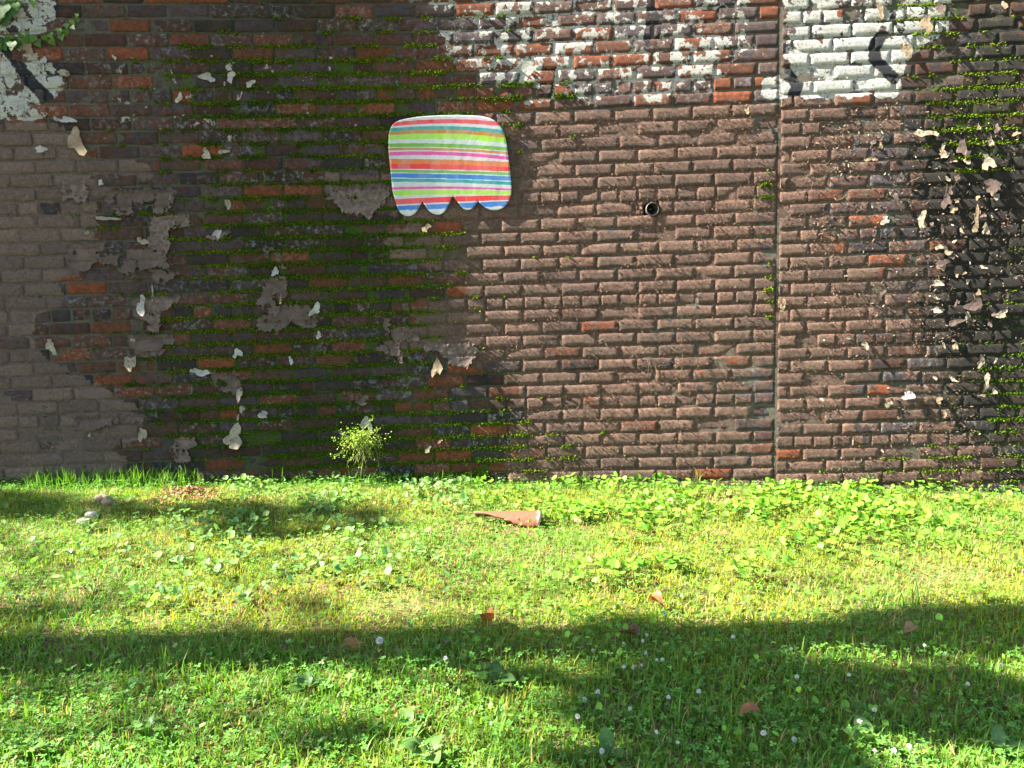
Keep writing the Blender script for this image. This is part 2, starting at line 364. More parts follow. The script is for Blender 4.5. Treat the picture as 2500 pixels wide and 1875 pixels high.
# ------------------------------------------------------------------ the two stretches of wall
COURSE, HEAD, STR = 0.0725, 0.10828, 0.21655
Z_A, X_J = 2.20255, 1.34574
GX, GZ = 9, 4
def brick_mesh(x0, x1, zc, h, depth, r, slump):
    """front face grid with worn edges, then a skirt back to the mortar; world points"""
    L = x1 - x0
    e_ = .0038 / L
    u = np.concatenate([[0, e_], np.linspace(.10, .90, GX - 4 if L > .15 else 3), [1 - e_, 1]])
    v = np.array([0, .065, .36, .66, .935, 1.0]); nu, nv = len(u), len(v)
    U, W = np.meshgrid(u, v); U = U.ravel(); W = W.ravel()
    x = x0 + U * L; z = zc - h / 2 + W * h
    eu, ev = np.minimum(U, 1 - U) * L, np.minimum(W, 1 - W) * h
    edge = np.minimum(eu, ev) < 1e-6; near = np.minimum(eu, ev) < .0065
    corner = (np.minimum(U, 1 - U) < 1e-6) & (np.minimum(W, 1 - W) < 1e-6)
    wav = (fbm(x * 55, z * 55, 13) - .5)
    dep = np.where(edge, depth - .0024, depth) + (r.random(len(U)) - .5) * .0007 + (fbm(x * 13, z * 13, int(slump * 90) + 3) - .5) * .0022
    dep = np.where(corner, depth - .0045, dep) - .003 * near * np.maximum(0, wav)
    j = ((r.random((len(U), 2)) - .5) * .0040 + wav[:, None] * .005) * near[:, None]
    x = x + j[:, 0] * np.where(U < .5, 1, -1) + np.where(corner, np.where(U < .5, .004, -.004), 0); z = z + j[:, 1] * np.where(W < .5, 1, -1) + np.where(corner, np.where(W < .5, .003, -.003), 0)
    tx, tz = (r.random(2) - .5) * .018
    dep = dep + (x - (x0 + x1) / 2) * tx + (z - zc) * tz
    if r.random() < .14:     # a spalled patch
        cx, cz = (x0 if r.random() < .5 else x1), zc + (r.random() - .5) * h
        dep = dep - .008 * np.exp(-((x - cx) / (.03 + .06 * r.random())) ** 2 - ((z - cz) / .03) ** 2)
    V = np.stack([x, bow(x) - dep, z], 1)
    F = [(b * nu + a, b * nu + a + 1, (b + 1) * nu + a + 1, (b + 1) * nu + a) for b in range(nv - 1) for a in range(nu - 1)]
    S = [0 < b < nv - 2 and 0 < a < nu - 2 for b in range(nv - 1) for a in range(nu - 1)]
    ring = [a for a in range(nu)] + [b * nu + nu - 1 for b in range(1, nv)] + [(nv - 1) * nu + a for a in range(nu - 2, -1, -1)] + [b * nu for b in range(nv - 2, 0, -1)]
    A = V[ring].copy(); B = V[ring].copy(); B[:, 1] = bow(B[:, 0]) + .012
    n0 = len(V); k = len(ring); V = np.concatenate([V, A, B])
    F += [(n0 + i, n0 + k + i, n0 + k + (i + 1) % k, n0 + (i + 1) % k) for i in range(k)]
    return V, F, S + [False] * k
PIPE = wp(1592, 510)
def lay(xa, xb, zshift, seed, head_from):
    """bricks of one stretch: (x0, x1, zc, height)"""
    r = np.random.default_rng(seed); out = []
    for k in range(-16, 37):
        zc = Z_A + zshift - k * COURSE
        if zc < -.30 or zc > 3.0: continue
        header = (k - head_from) % 8 == 0
        step = HEAD if header else STR
        ph = {0: .0, 1: .5}[k % 2] * step + (r.random() - .5) * .03
        ca = np.arange(math.floor((xa - ph) / step) - 1, math.ceil((xb - ph) / step) + 1) * step + ph
        if xb < 2: ca = xb - (ca - xa)[::-1]; 
        ca = np.sort(ca) + (r.random(len(ca)) - .5) * .006
        ca = np.array([c for c in ca if xa + .05 < c < xb - .05]); ca = np.concatenate([[xa], ca, [xb]])
        for a, b in zip(ca[:-1], ca[1:]):
            if b - a < .05: continue
            g = .0050 + r.random() * .0022; gh = .0105 + r.random() * .004
            out.append((a + g, b - g, zc + (r.random() - .5) * .004, COURSE - gh))
    return out
def build_wall(name, label, xa, xb, zshift, seed, proud, head_from):
    root = tag(empty(name, (0.5 * (xa + xb), float(bow(.5 * (xa + xb))), -.1)), label, 'brick wall', 'stretches of old brick wall')
    off = np.array(root.location)
    r = np.random.default_rng(seed + 100); bricks = lay(xa, xb, zshift, seed, head_from); data = []
    for (a, b, zc, h) in bricks:
        if abs((a + b) / 2 - PIPE[0]) < (b - a) / 2 + .045 and abs(zc - PIPE[2]) < .035:       # the pipe came through here
            if PIPE[0] - .052 - a > .03: bricks2 = [(a, PIPE[0] - .052)]
            else: bricks2 = []
            if b - PIPE[0] - .046 > .02: bricks2.append((PIPE[0] + .046, b))
        else: bricks2 = [(a, b)]
        for a2, b2 in bricks2:
            r1, r2 = r.random(), r.random()
            d = .0056 + proud + (r.random() - .5) * .0028
            q_ = r.random(); d -= .0045 if q_ < .07 else (.0025 if q_ < .17 else 0)
            V, F, S = brick_mesh(a2, b2, zc, h, d, r, r1)
            c, bl, fl = coats(V, 0.0); c[:, 1] = c[:, 1] + np.where(c[:, 1] > .25, (r.random() - .5) * (.18 if (a2 + b2) / 2 < X_J else .15), 0)
            loose = r.random()
            if loose < .035: c[:, 0] -= .55
            elif loose < .10: c[:, 0] -= .25
            cpx, cpy = to_px(np.array([(a2 + b2) / 2, bow((a2 + b2) / 2), zc]))
            # the mixed firing of the bricks: redder in the top middle, plum and grey on the left, darkened there to paint its shade
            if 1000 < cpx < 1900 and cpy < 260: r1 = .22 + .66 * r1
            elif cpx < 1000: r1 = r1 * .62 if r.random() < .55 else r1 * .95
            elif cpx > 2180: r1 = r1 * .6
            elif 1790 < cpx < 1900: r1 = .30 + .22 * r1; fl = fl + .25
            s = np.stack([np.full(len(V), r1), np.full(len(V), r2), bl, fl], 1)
            inframe = -20 < cpx < 2520 and -10 < cpy < 1190
            px0, _ = to_px(np.array([a2, bow(a2), zc])); px1, _ = to_px(np.array([b2, bow(b2), zc]))
            vis = 1.0 if inframe else .01
            data.append((vis * (px1 - px0) * h, V, F, c, s, S))
    order = sorted(range(len(data)), key=lambda i: -data[i][0])
    for i in order[:300]:
        _, V, F, c, s, S = data[i]; ctr = V.mean(0)
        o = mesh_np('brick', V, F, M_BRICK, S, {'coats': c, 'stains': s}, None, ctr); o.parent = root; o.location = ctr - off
    rest = order[300:]
    if rest:
        Vs, Fs, cs, ss, Ss, n = [], [], [], [], [], 0
        for i in rest:
            _, V, F, c, s, S = data[i]; Ss += S; Vs.append(V); cs.append(c); ss.append(s); Fs += [tuple(q + n for q in f) for f in F]; n += len(V)
        o = mesh_np('brickwork', np.concatenate(Vs), Fs, M_BRICK, Ss, {'coats': np.concatenate(cs), 'stains': np.concatenate(ss)}, root, off)
        o.location = (0, 0, 0); o['kind'] = 'stuff'
    # mortar: a fine sheet for the face, closed by a slab behind
    nx, nz = int((xb - xa) / .018), int(3.4 / .0145)
    X, Z = np.meshgrid(np.linspace(xa - (.008 if xa > 0 else 0), xb, nx + 1), np.linspace(-.30, 3.03, nz + 1)); X = X.ravel(); Z = Z.ravel()
    Y = bow(X) - proud + (fbm(X * 30, Z * 30, seed) - .5) * .004
    hole = ((X - PIPE[0] + .003) ** 2 + (Z - PIPE[2]) ** 2) < .044 ** 2
    Y = np.where(hole, Y + .09, Y)
    V = np.stack([X, Y, Z], 1); c, bl, fl = coats(V, 1.0)
    s = np.stack([np.zeros(len(V)), np.full(len(V), .45), bl, fl], 1)
    i = np.arange(len(V)).reshape(nz + 1, nx + 1)
    F = np.stack([i[:-1, :-1].ravel(), i[:-1, 1:].ravel(), i[1:, 1:].ravel(), i[1:, :-1].ravel()], 1)
    o = mesh_np('mortar', V, F, M_MORTAR, True, {'coats': c, 'stains': s}, root, off); o.location = (0, 0, 0)
    xs = np.linspace(xa, xb, 40); fr = np.stack([xs, bow(xs) + .105, np.full(40, -.31)], 1); bk = fr + [0, .25, 0]
    tp = np.array([0, 0, 3.36]); V = np.concatenate([fr, fr + tp, bk + tp, bk]); q = []
    for k in range(4):
        for a in range(39): q.append((k * 40 + a, k * 40 + a + 1, ((k + 1) % 4) * 40 + a + 1, ((k + 1) % 4) * 40 + a))
    q += [(0, 40, 80, 120), (39, 159, 119, 79)]
    z4 = np.zeros((len(V), 4)); z4[:, 0] = .3
    o = mesh_np('wall_core', V, q, M_MORTAR, False, {'coats': z4, 'stains': np.zeros((len(V), 4))}, root, off); o.location = (0, 0, 0)
    return root, off
WALL_L, OFF_L = build_wall('brick_wall', 'long bowed old brick wall with striped paper cut-out, peeling brown and white paint and green moss', -3.7, X_J - .002, 0.0, 7, 0.0, 0)
WALL_R, OFF_R = build_wall('brick_wall', 'short end stretch of old brick wall beyond the vertical joint, white patch above and blackened flaking paint', X_J + .006, 4.05, -.036, 23, .004, 3)
# brick block added out of view, just proud of this wall, shading its bowed end
_x0, _x1, _f = -4.5, -3.72, float(bow(-3.72)) - .036
t = NT('sun_blocker_brick'); bt = t.n('ShaderNodeTexBrick'); tc = t.n('ShaderNodeTexCoord'); mp = t.n('ShaderNodeMapping'); mp.inputs['Rotation'].default_value = (math.pi / 2, 0, 0)
t.l(tc.outputs['Object'], mp.inputs[0]); t.l(mp.outputs[0], bt.inputs['Vector']); bt.inputs['Scale'].default_value = 1.0; bt.inputs['Brick Width'].default_value = .2166; bt.inputs['Row Height'].default_value = .0725; bt.inputs['Mortar Size'].default_value = .006
bt.inputs['Color1'].default_value = (.16, .07, .045, 1); bt.inputs['Color2'].default_value = (.12, .07, .06, 1); bt.inputs['Mortar'].default_value = (.16, .14, .11, 1)
t.bsdf(bt.outputs[0], .9, t.bump(bt.outputs[1], -.004), .2)
_v = np.array([(x, y, z) for z in (-.2, 6.6) for (x, y) in ((_x0, _f), (_x1, _f), (_x1, _f + .5), (_x0, _f + .5))])
tag(mesh_np('added_sun_blocker', _v, [(0, 1, 5, 4), (1, 2, 6, 5), (2, 3, 7, 6), (3, 0, 4, 7), (4, 5, 6, 7), (3, 2, 1, 0)], t.m, False, None, None, (_x1, _f, -.2)), 'tall plain brick block added out of view to keep the sun off the bowed end of the wall', 'sun blocker')
def on_wall(o, px):
    """make o (world coordinates in its location) a part of the stretch it hangs on"""
    root, off = (WALL_L, OFF_L) if px < 1897 else (WALL_R, OFF_R)
    o.parent = root; o.location = np.array(o.location) - off; return o

# ------------------------------------------------------------------ lawn
M_SOIL = None
def ground_material():
    t = NT('lawn_soil'); p = t.pos()
    n = t.noise(p, 9.0, 5.0, .65); f = t.noise(p, 90.0, 4.0, .7)
    c = t.mix(t.step(n, .40, .62), (.085, .075, .028), (.160, .120, .055))
    c = t.mix(t.step(t.noise(p, 2.0, 4.0), .45, .6), c, (.110, .130, .030))
    c = t.mix(1.0, c, t.ramp(f, [(.2, (.45, .45, .45)), (.8, (1.5, 1.5, 1.5))]), 'MULTIPLY')
    t.bsdf(c, .95, t.bump(f, .01), .1); return t.m
gx = np.concatenate([[-400, -120, -40, -16], np.linspace(-8, 8, 161), [16, 40, 120, 400]])
gy = np.concatenate([[-400, -120, -40, -12], np.linspace(-6, .5, 66), [3, 12, 40, 120, 400]])
X, Y = np.meshgrid(gx, gy); i = np.arange(X.size).reshape(X.shape); X = X.ravel(); Y = Y.ravel()
F = np.stack([i[:-1, :-1].ravel(), i[:-1, 1:].ravel(), i[1:, 1:].ravel(), i[1:, :-1].ravel()], 1)
tag(mesh_np('ground', np.stack([X, Y, gz(X, Y)], 1), F, ground_material(), True), 'lawn soil and thatch in front of the wall', None, None, 'structure')

def leaf_material(name, trans=.35, rough=.5, spec=.3):
    t = NT(name); a = t.attr('tint'); p = t.pos()
    c = t.mix(1.0, a.outputs['Color'], t.ramp(t.noise(p, 140.0, 2.0), [(.2, (.75, .75, .75)), (.8, (1.25, 1.25, 1.25))]), 'MULTIPLY')
    b = t.n('ShaderNodeBsdfPrincipled'); t.put(b.inputs['Base Color'], c); b.inputs['Roughness'].default_value = rough; b.inputs['Specular IOR Level'].default_value = spec
    tr = t.n('ShaderNodeBsdfTranslucent'); t.put(tr.inputs[0], t.mix(1.0, c, (1.5, 1.45, .7), 'MULTIPLY'))
    m = t.n('ShaderNodeMixShader'); m.inputs[0].default_value = trans
    t.l(b.outputs[0], m.inputs[1]); t.l(tr.outputs[0], m.inputs[2]); t.l(m.outputs[0], t.out.inputs[0]); return t.m
M_GRASS = leaf_material('grass_blade', .42, .5, .25)
M_LEAF = leaf_material('green_leaf', .35, .5, .25)

def sample_lawn(n):
    y = -3.35 + 3.33 * rng.random(n * 3); hw = .69 * (y + 4.39) + .55
    x = (rng.random(n * 3) * 2 - 1) * 3.6 + .0
    k = np.abs(x) < hw; x, y = x[k][:n], y[k][:n]
    y = np.minimum(y, bow(x) - .018); return x, y
def px_of(x, y): return to_px(np.stack([x, y, gz(x, y)], 1))
BARE = [(2310, 1412, 120, 28), (2420, 1205, 140, 16), (470, 1208, 80, 16), (990, 1478, 110, 30), (1770, 1222, 60, 10), (240, 1235, 50, 14), (1240, 1292, 95, 12), (2200, 1520, 60, 16)]
def bareness(px, py): return np.maximum.reduce([np.exp(-((px - a) / c) ** 2 - ((py - b) / d) ** 2) for a, b, c, d in BARE])
def tint(base, n, sd=.18):
    k = np.exp(rng.normal(0, sd, (n, 1))); h = rng.normal(0, .10, (n, 1))
    c = np.array(base)[None] * k if np.ndim(base) == 1 else base * k
    c = c * np.concatenate([1 + h, np.ones((n, 1)), 1 - h], 1)
    return np.concatenate([np.clip(c, .003, .6), np.ones((n, 1))], 1)
def blade_template(bend, seg=3):
    V, F = [], []
    for i in range(seg + 1):
        t = i / seg; w = .5 * (1 - t ** 1.6) + .02; y = bend * t * t; z = t * math.sqrt(max(.05, 1 - (bend * t * .8) ** 2))
        V += [(-w, y, z), (w, y, z)]
    for i in range(seg): F.append((2 * i, 2 * i + 1, 2 * i + 3, 2 * i + 2))
    return np.array(V), np.array(F)
parts = []
for ti, bend in enumerate([.12, .3, .5, .7, .9, .6]):
    n = 25000; x, y = sample_lawn(n); n = len(x); px, py = px_of(x, y)
    keep = rng.random(n) > 1.05 * bareness(px, py) * .8; x, y, px, py = x[keep], y[keep], px[keep], py[keep]; n = len(x)
    patch = fbm(x * 1.7, y * 1.7, 31); fine = fbm(x * 6, y * 6, 37)
    h = (.013 + .018 * fine + .014 * rng.random(n)) * (1 + .40 * sstep(1400, 1750, py))
    h = h * np.where(rng.random(n) < .04, 1.8, 1.0)
    nearwall = sstep(-.20, -.03, y - bow(x)); h = h + nearwall * (.05 + .06 * rng.random(n)) * sstep(1900, 300, px) * (rng.random(n) < .40 * sstep(.42, .66, fbm(x * 3.3, x * 0 + 4, 66)))
    w = (.0024 + .0026 * rng.random(n)) * (1 + .35 * sstep(1350, 1850, py))
    M = rotz(rng.random(n) * 2 * math.pi) @ rotx(rng.normal(0, .80, n)); S = np.stack([w, h, h], 1); M = M * S[:, None, :]
    g = sstep(.35, .65, patch)[:, None]
    base = np.array([.205, .270, .016]) * (1 - g) + np.array([.110, .245, .020]) * g
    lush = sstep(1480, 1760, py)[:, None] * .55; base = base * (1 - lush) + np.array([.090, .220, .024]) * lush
    straw = (rng.random(n) < .10 + .22 * sstep(.5, .75, fine) * (py < 1500) + .75 * bareness(px, py)) & (nearwall < .3)
    base[straw] = np.array([.36, .28, .11])
    base[(nearwall > .3) & ~straw] = (.085, .215, .020)
    parts.append(scatter(*blade_template(bend), M, np.stack([x, y, gz(x, y) - .003], 1), tint(base, n)))
# coarse crab-grass blades in the nearer lawn
for bend in (.6, .85, .95):
    x, y = sample_lawn(9000); px, py = px_of(x, y); k = rng.random(len(x)) < .9 * sstep(1420, 1700, py) * sstep(.38, .62, fbm(x * 2.5, y * 2.5, 83)); x, y = x[k], y[k]; n = len(x)
    h = .028 + .036 * rng.random(n); w = .005 + .0045 * rng.random(n)
    M = rotz(rng.random(n) * 6.28) @ rotx(rng.normal(-.2, .45, n)) * np.stack([w, h, h], 1)[:, None, :]
    parts.append(scatter(*blade_template(bend), M, np.stack([x, y, gz(x, y) - .003], 1), tint(np.array([.110, .250, .034]), n)))
V, F, C = merge(parts)
tag(mesh_np('lawn_grass', V, F, M_GRASS, False, {'tint': C}), 'short sunlit green lawn grass growing up to the foot of the brick wall', 'grass', None, 'stuff')

# round-leaved ground cover (heart leaves), in drifts
def heart(n=9):
    V = [(0, 0, .0)]
    for k in range(n + 1):
        t = -math.pi + 2 * math.pi * k / n; r = .5 * (1 + .16 * math.cos(2 * t)) * (1 - .55 * math.exp(-((abs(t) - math.pi) / .45) ** 2))
        V.append((r * math.sin(t) * 1.08, .28 + r * math.cos(t), .10 * abs(math.sin(t)) - .02 * math.cos(t)))
    return np.array(V), np.array([(0, k + 1, k + 2) for k in range(n)])
DRIFT = [(1500, 1255, 230, 55, 1.), (2150, 1275, 380, 75, 1.0), (1900, 1240, 150, 40, 1.), (780, 1250, 140, 50, .8), (600, 1300, 260, 50, .45), (700, 1385, 300, 50, .5), (1560, 1420, 170, 36, .9),
         (1750, 1430, 120, 30, .7), (2400, 1455, 110, 28, .8), (300, 1330, 200, 60, .35), (1150, 1230, 160, 40, .5), (1000, 1400, 260, 60, .3), (350, 1480, 250, 50, .2), (1450, 1560, 200, 50, .35), (1500, 1190, 420, 12, .6), (2200, 1192, 300, 12, .9), (900, 1186, 200, 10, .7), (900, 1720, 900, 130, .10), (1900, 1700, 500, 120, .16), (620, 1195, 60, 16, .9), (1080, 1200, 120, 20, .7), (2210, 1180, 120, 14, .8)]
x, y = sample_lawn(60000); px, py = px_of(x, y)
dens = np.maximum.reduce([a * np.exp(-((px - cx) / rx) ** 2 - ((py - cy) / ry) ** 2) for cx, cy, rx, ry, a in DRIFT]) + .02
dens = dens * sstep(.30, .58, fbm(x * 4.5, y * 4.5, 55)) * (1 - .8 * bareness(px, py))
k = rng.random(len(x)) < dens * .50; x, y, px, py = x[k], y[k], px[k], py[k]; n = len(x)
s = (.016 + .021 * rng.random(n)) * (1 + .15 * (px > 1350)) * (1 - .42 * sstep(1450, 1560, py)); hgt = .022 + .032 * rng.random(n) + .02 * (px > 1350) * rng.random(n)
tl = rng.normal(.30, .60, n); M = rotz(rng.random(n) * 2 * math.pi) @ rotx(tl); M = M * s[:, None, None]
base = np.where((px > 1150)[:, None], np.array([[.130, .280, .026]]), np.array([[.140, .265, .070]]))
P = np.stack([x, y, gz(x, y) + hgt], 1)
V, F, C = scatter(*heart(), M, P, tint(base, n, .22))
# their stalks
st, sf = np.array([(-.0009, 0, 0), (.0009, 0, 0), (.0007, 0, 1), (-.0007, 0, 1)]), np.array([(0, 1, 2), (0, 2, 3)])
Ms = rotz(rng.random(n) * 6.28) * np.stack([np.ones(n), np.ones(n), hgt], 1)[:, None, :]
V2, F2, C2 = scatter(st, sf, Ms, P - np.stack([0 * hgt, 0 * hgt, hgt], 1), tint(np.array([.08, .13, .03]), n))
V, F, C = merge([(V, F, C), (V2, F2, C2)])
tag(mesh_np('creeping_ground_cover', V, F, M_LEAF, False, {'tint': C}), 'round heart-shaped leaves creeping in drifts through the grass', 'ground cover', None, 'stuff')

# clover leaves
lf = []
for k in range(3):
    a = k * 2.094; c_, s_ = math.cos(a), math.sin(a)
    for u, v, z in [(0, 0, 0), (-.32, .42, .05), (-.24, .80, .08), (0, .72, .02), (.24, .80, .08), (.32, .42, .05)]: lf.append((u * c_ - v * s_, u * s_ + v * c_, z))
lf = np.array(lf); lt = np.array([(b, b + i, b + i + 1) for b in (0, 6, 12) for i in (1, 2, 3, 4)])
x, y = sample_lawn(60000); px, py = px_of(x, y)
k = rng.random(len(x)) < (.38 + .55 * sstep(1500, 1680, py + .05 * (px - 1250)) * sstep(.35, .6, fbm(x * 4, y * 4, 71))); x, y = x[k], y[k]; n = len(x)
s = .007 + .006 * rng.random(n); M = (rotz(rng.random(n) * 6.28) @ rotx(rng.normal(0, .35, n))) * s[:, None, None]
V, F, C = scatter(lf, lt, M, np.stack([x, y, gz(x, y) + .018 + .030 * rng.random(n)], 1), tint(np.array([.095, .225, .036]), n, .28))
tag(mesh_np('clover_leaves', V, F, M_LEAF, False, {'tint': C}), 'small three-part clover leaves mixed into the shaded lower lawn', 'clover', None, 'stuff')

# ------------------------------------------------------------------ moss in the joints
M_MOSS = leaf_material('moss_tuft', .25, .9, .05)
tv = np.array([(-.4, 0, -.3), (.4, 0, -.3), (.0, -1, .1), (-.5, 0, .3), (.1, -.8, .5), (.5, 0, .4)]); tf = np.array([(0, 1, 2), (3, 0, 2), (1, 5, 2), (3, 4, 5), (5, 4, 2), (4, 3, 2)])
def moss_on(xa, xb, zshift, root, off, n):
    x = xa + (xb - xa) * rng.random(n); k = rng.integers(-8, 34, n); z = Z_A + zshift - (k + .5) * COURSE + rng.normal(-.001, .0066, n)
    sp = rng.random(n) < .18; z = np.where(sp, z + rng.normal(0, .015, n), z)
    P = np.stack([x, bow(x), z], 1); c, _, _ = coats(P, 1.0); px, py = to_px(P)
    m = c[:, 2] + (fbm(x * 14, z * 20, 91) - .5) * .9
    ok = (rng.random(n) < sstep(.34, .62, m) * np.where(sp, .5, 1)) & (z > gz(x, x * 0)) & (py > -40)
    x, z, sp = x[ok], z[ok], sp[ok]; n = len(x); s = (.0040 + .0070 * rng.random(n)) * np.where(sp, .8, 1)
    M = rotz(rng.normal(0, .5, n)) @ rotx(rng.normal(0, .6, n)) * s[:, None, None]
    y = bow(x) - np.where(sp, .0060, .0020) - .0035 * rng.random(n)
    bright = sstep(.3, .7, fbm(x * 2, z * 2, 15))[:, None]
    base = np.array([.040, .090, .003]) * (1 - bright) + np.array([.090, .140, .006]) * bright
    shade_dim = (sstep(1050, 780, to_px(np.stack([x, bow(x), z], 1))[0]) * sstep(.15, .6, z))[:, None]; base = base * (1 - .15 * shade_dim)  # shade of the left end painted into the moss tint
    rust = rng.random(n) < .05; base[rust] = (.13, .07, .015)
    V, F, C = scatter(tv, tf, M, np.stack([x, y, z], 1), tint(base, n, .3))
    o = mesh_np('moss', V, F, M_MOSS, False, {'tint': C}, root, off); o.location = (0, 0, 0); o['kind'] = 'stuff'
moss_on(-3.0, X_J - .02, 0.0, WALL_L, OFF_L, 210000)
moss_on(X_J + .02, 3.3, -.036, WALL_R, OFF_R, 80000)

# ------------------------------------------------------------------ peeling paint: sheets and curled flakes
def curl_sheet(name, outline_px, mat, lift0, lift1, seed, curl=0.0, cell=7.0, jit=2.2, fold=.006, imprint=False):
    r = np.random.default_rng(seed); pts = []
    for (ax, ay), (bx, by) in zip(outline_px, outline_px[1:] + outline_px[:1]):
        m = max(1, int(math.hypot(bx - ax, by - ay) / (cell * .8)))
        for q in range(m): pts.append((ax + (bx - ax) * q / m + r.normal(0, jit), ay + (by - ay) * q / m + r.normal(0, jit)))
    xs_, ys_ = [p[0] for p in pts], [p[1] for p in pts]; inn = []
    for yy in np.arange(min(ys_), max(ys_), cell):
        for xx in np.arange(min(xs_), max(xs_), cell): inn.append((xx + r.normal(0, 1.2), yy + r.normal(0, 1.2)))
    inn = np.array(inn).reshape(-1, 2); inn = inn[sdf(pts, inn[:, 0], inn[:, 1]) > cell * .45]
    v2, f = cdt(pts, [tuple(p) for p in inn])
    if imprint:
        cc = np.array([v2[list(q)].mean(0) for q in f]); hole = fbm(cc[:, 0] * .06, cc[:, 1] * .06, seed + 9); f = [q for q, h_ in zip(f, hole) if h_ < .70]
    d = sdf(pts, v2[:, 0], v2[:, 1]); y0, y1 = min(ys_), max(ys_); t = (v2[:, 1] - y0) / (y1 - y0 + 1e-6)
    rim = np.exp(-np.maximum(d, 0) / (cell * 1.2))
    lift = lift0 + (lift1 - lift0) * t ** 1.6 + fold * rim * (.3 + r.random(len(v2))) + fold * (fbm(v2[:, 0] * .05, v2[:, 1] * .05, seed) - .5) * 1.6
    lift = lift + curl * np.sin(t * 2.4)
    if imprint:
        zz = np.array([wp(a, b)[2] for a, b in v2]); fr = np.abs(((zz - Z_A) / COURSE) % 1.0 - .5) * 2
        lift = lift - .0055 * sstep(.70, .95, fr)
    P = np.array([wp(a, b, max(.0065 if imprint else .011, l)) for (a, b), l in zip(v2, lift)])
    back = P + np.array([0, .0009, 0]); n = len(P)
    F = [q for q in f] + [tuple(n + w for w in q[::-1]) for q in f]
    cnt = {}
    for q in f:
        for e in zip(q, q[1:] + q[:1]): cnt[e] = 1
    F += [(e[0], n + e[0], n + e[1], e[1]) for e in cnt if (e[1], e[0]) not in cnt]
    V = np.concatenate([P, back]); c = P.mean(0)
    # keep outward faces turned to the lawn
    nrm = np.cross(P[f[0][1]] - P[f[0][0]], P[f[0][2]] - P[f[0][0]])
    if nrm[1] > 0: F = [q[::-1] for q in F]
    o = mesh_np(name, V, F, mat, False, None, None, c); return on_wall(o, outline_px[0][0])
for i_, s_ in enumerate(SHEETS):
    curl_sheet('peeling_paint', [tuple(map(float, q)) for q in s_], M_GREY if i_ % 3 else M_BROWN, .0105, .017, 300 + i_, cell=4.6, jit=2.6, imprint=True, fold=.005)

# flakes: px, py, w, h (photo pixels), paint, lift
FLAKES = [(185, 345, 46, 78, 'T', .05), (100, 364, 38, 18, 'W', .012), (505, 187, 50, 24, 'W', .02), (563, 185, 28, 28, 'W', .025), (612, 203, 26, 20, 'W', .02), (438, 238, 22, 24, 'W', .014),
          (279, 140, 11, 16, 'W', .012), (294, 174, 8, 12, 'W', .012), (503, 376, 26, 28, 'C', .03), (545, 370, 30, 15, 'C', .02), (246, 446, 20, 14, 'W', .02), (556, 498, 14, 40, 'C', .03), (258, 533, 58, 14, 'C', .03),
          (213, 567, 10, 16, 'C', .02), (347, 588, 30, 24, 'C', .03), (531, 570, 22, 30, 'W', .03), (344, 747, 26, 54, 'W', .05), (372, 718, 6, 68, 'C', .02), (124, 842, 26, 45, 'C', .03), (321, 825, 26, 16, 'C', .03),
          (318, 885, 30, 52, 'C', .045), (579, 860, 24, 30, 'W', .03), (489, 908, 52, 24, 'W', .04), (418, 480, 14, 14, 'C', .02), (671, 663, 20, 26, 'W', .03), (769, 755, 32, 32, 'W', .03), (778, 818, 16, 22, 'W', .025),
          (710, 880, 11, 28, 'W', .02), (1066, 895, 24, 62, 'T', .05), (979, 874, 14, 34, 'G', .03), (685, 730, 8, 28, 'T', .04), (1040, 556, 22, 24, 'T', .03), (584, 961, 16, 48, 'C', .035), (590, 998, 15, 22, 'C', .03),
          (570, 1068, 54, 62, 'C', .05), (347, 1059, 24, 44, 'C', .04), (218, 1060, 8, 18, 'W', .02), (642, 1012, 28, 22, 'W', .03), (895, 1033, 26, 52, 'W', .05), (885, 978, 36, 25, 'G', .03), (1045, 1097, 18, 18, 'C', .03),
          (440, 1140, 8, 10, 'W', .02), (1074, 1077, 10, 14, 'T', .03), (581, 1018, 6, 26, 'T', .035),
          (2251, 533, 24, 44, 'C', .05), (2161, 538, 28, 20, 'W', .03), (2407, 559, 22, 30, 'C', .04), (2385, 527, 15, 58, 'T', .04), (2311, 489, 26, 42, 'G', .04), (2430, 476, 20, 30, 'C', .04), (2316, 616, 20, 20, 'T', .03),
          (2294, 602, 22, 18, 'C', .03), (2301, 642, 28, 30, 'G', .03), (2291, 692, 40, 14, 'C', .03), (2444, 767, 42, 20, 'C', .04), (2334, 787, 42, 20, 'G', .03), (2288, 758, 30, 16, 'W', .025), (2380, 744, 52, 36, 'G', .03),
          (2280, 725, 26, 10, 'C', .02), (2149, 23, 22, 42, 'T', .04), (2262, 55, 38, 48, 'T', .05), (2296, 18, 28, 32, 'G', .04), (2256, 324, 62, 22, 'C', .035), (2352, 362, 40, 40, 'G', .04), (2413, 396, 36, 46, 'C', .05),
          (2362, 394, 17, 18, 'C', .03), (2303, 372, 34, 18, 'T', .03), (2126, 388, 32, 14, 'T', .03), (2427, 451, 62, 34, 'G', .04), (2453, 12, 14, 26, 'T', .04), (2219, 966, 46, 20, 'W', .04), (2410, 926, 18, 38, 'C', .03),
          (1823, 266, 15, 24, 'T', .03), (2214, 120, 30, 50, 'T', .03), (1912, 745, 18, 30, 'T', .03), (2006, 975, 10, 9, 'W', .02), (2072, 825, 10, 9, 'W', .02), (2010, 827, 9, 9, 'W', .02), (70, 115, 28, 34, 'T', .03), (128, 8, 16, 18, 'W', .02),
          (106, 146, 18, 22, 'W', .025), (152, 176, 34, 16, 'C', .03), (165, 292, 44, 18, 'W', .03)]
_r = np.random.default_rng(77)
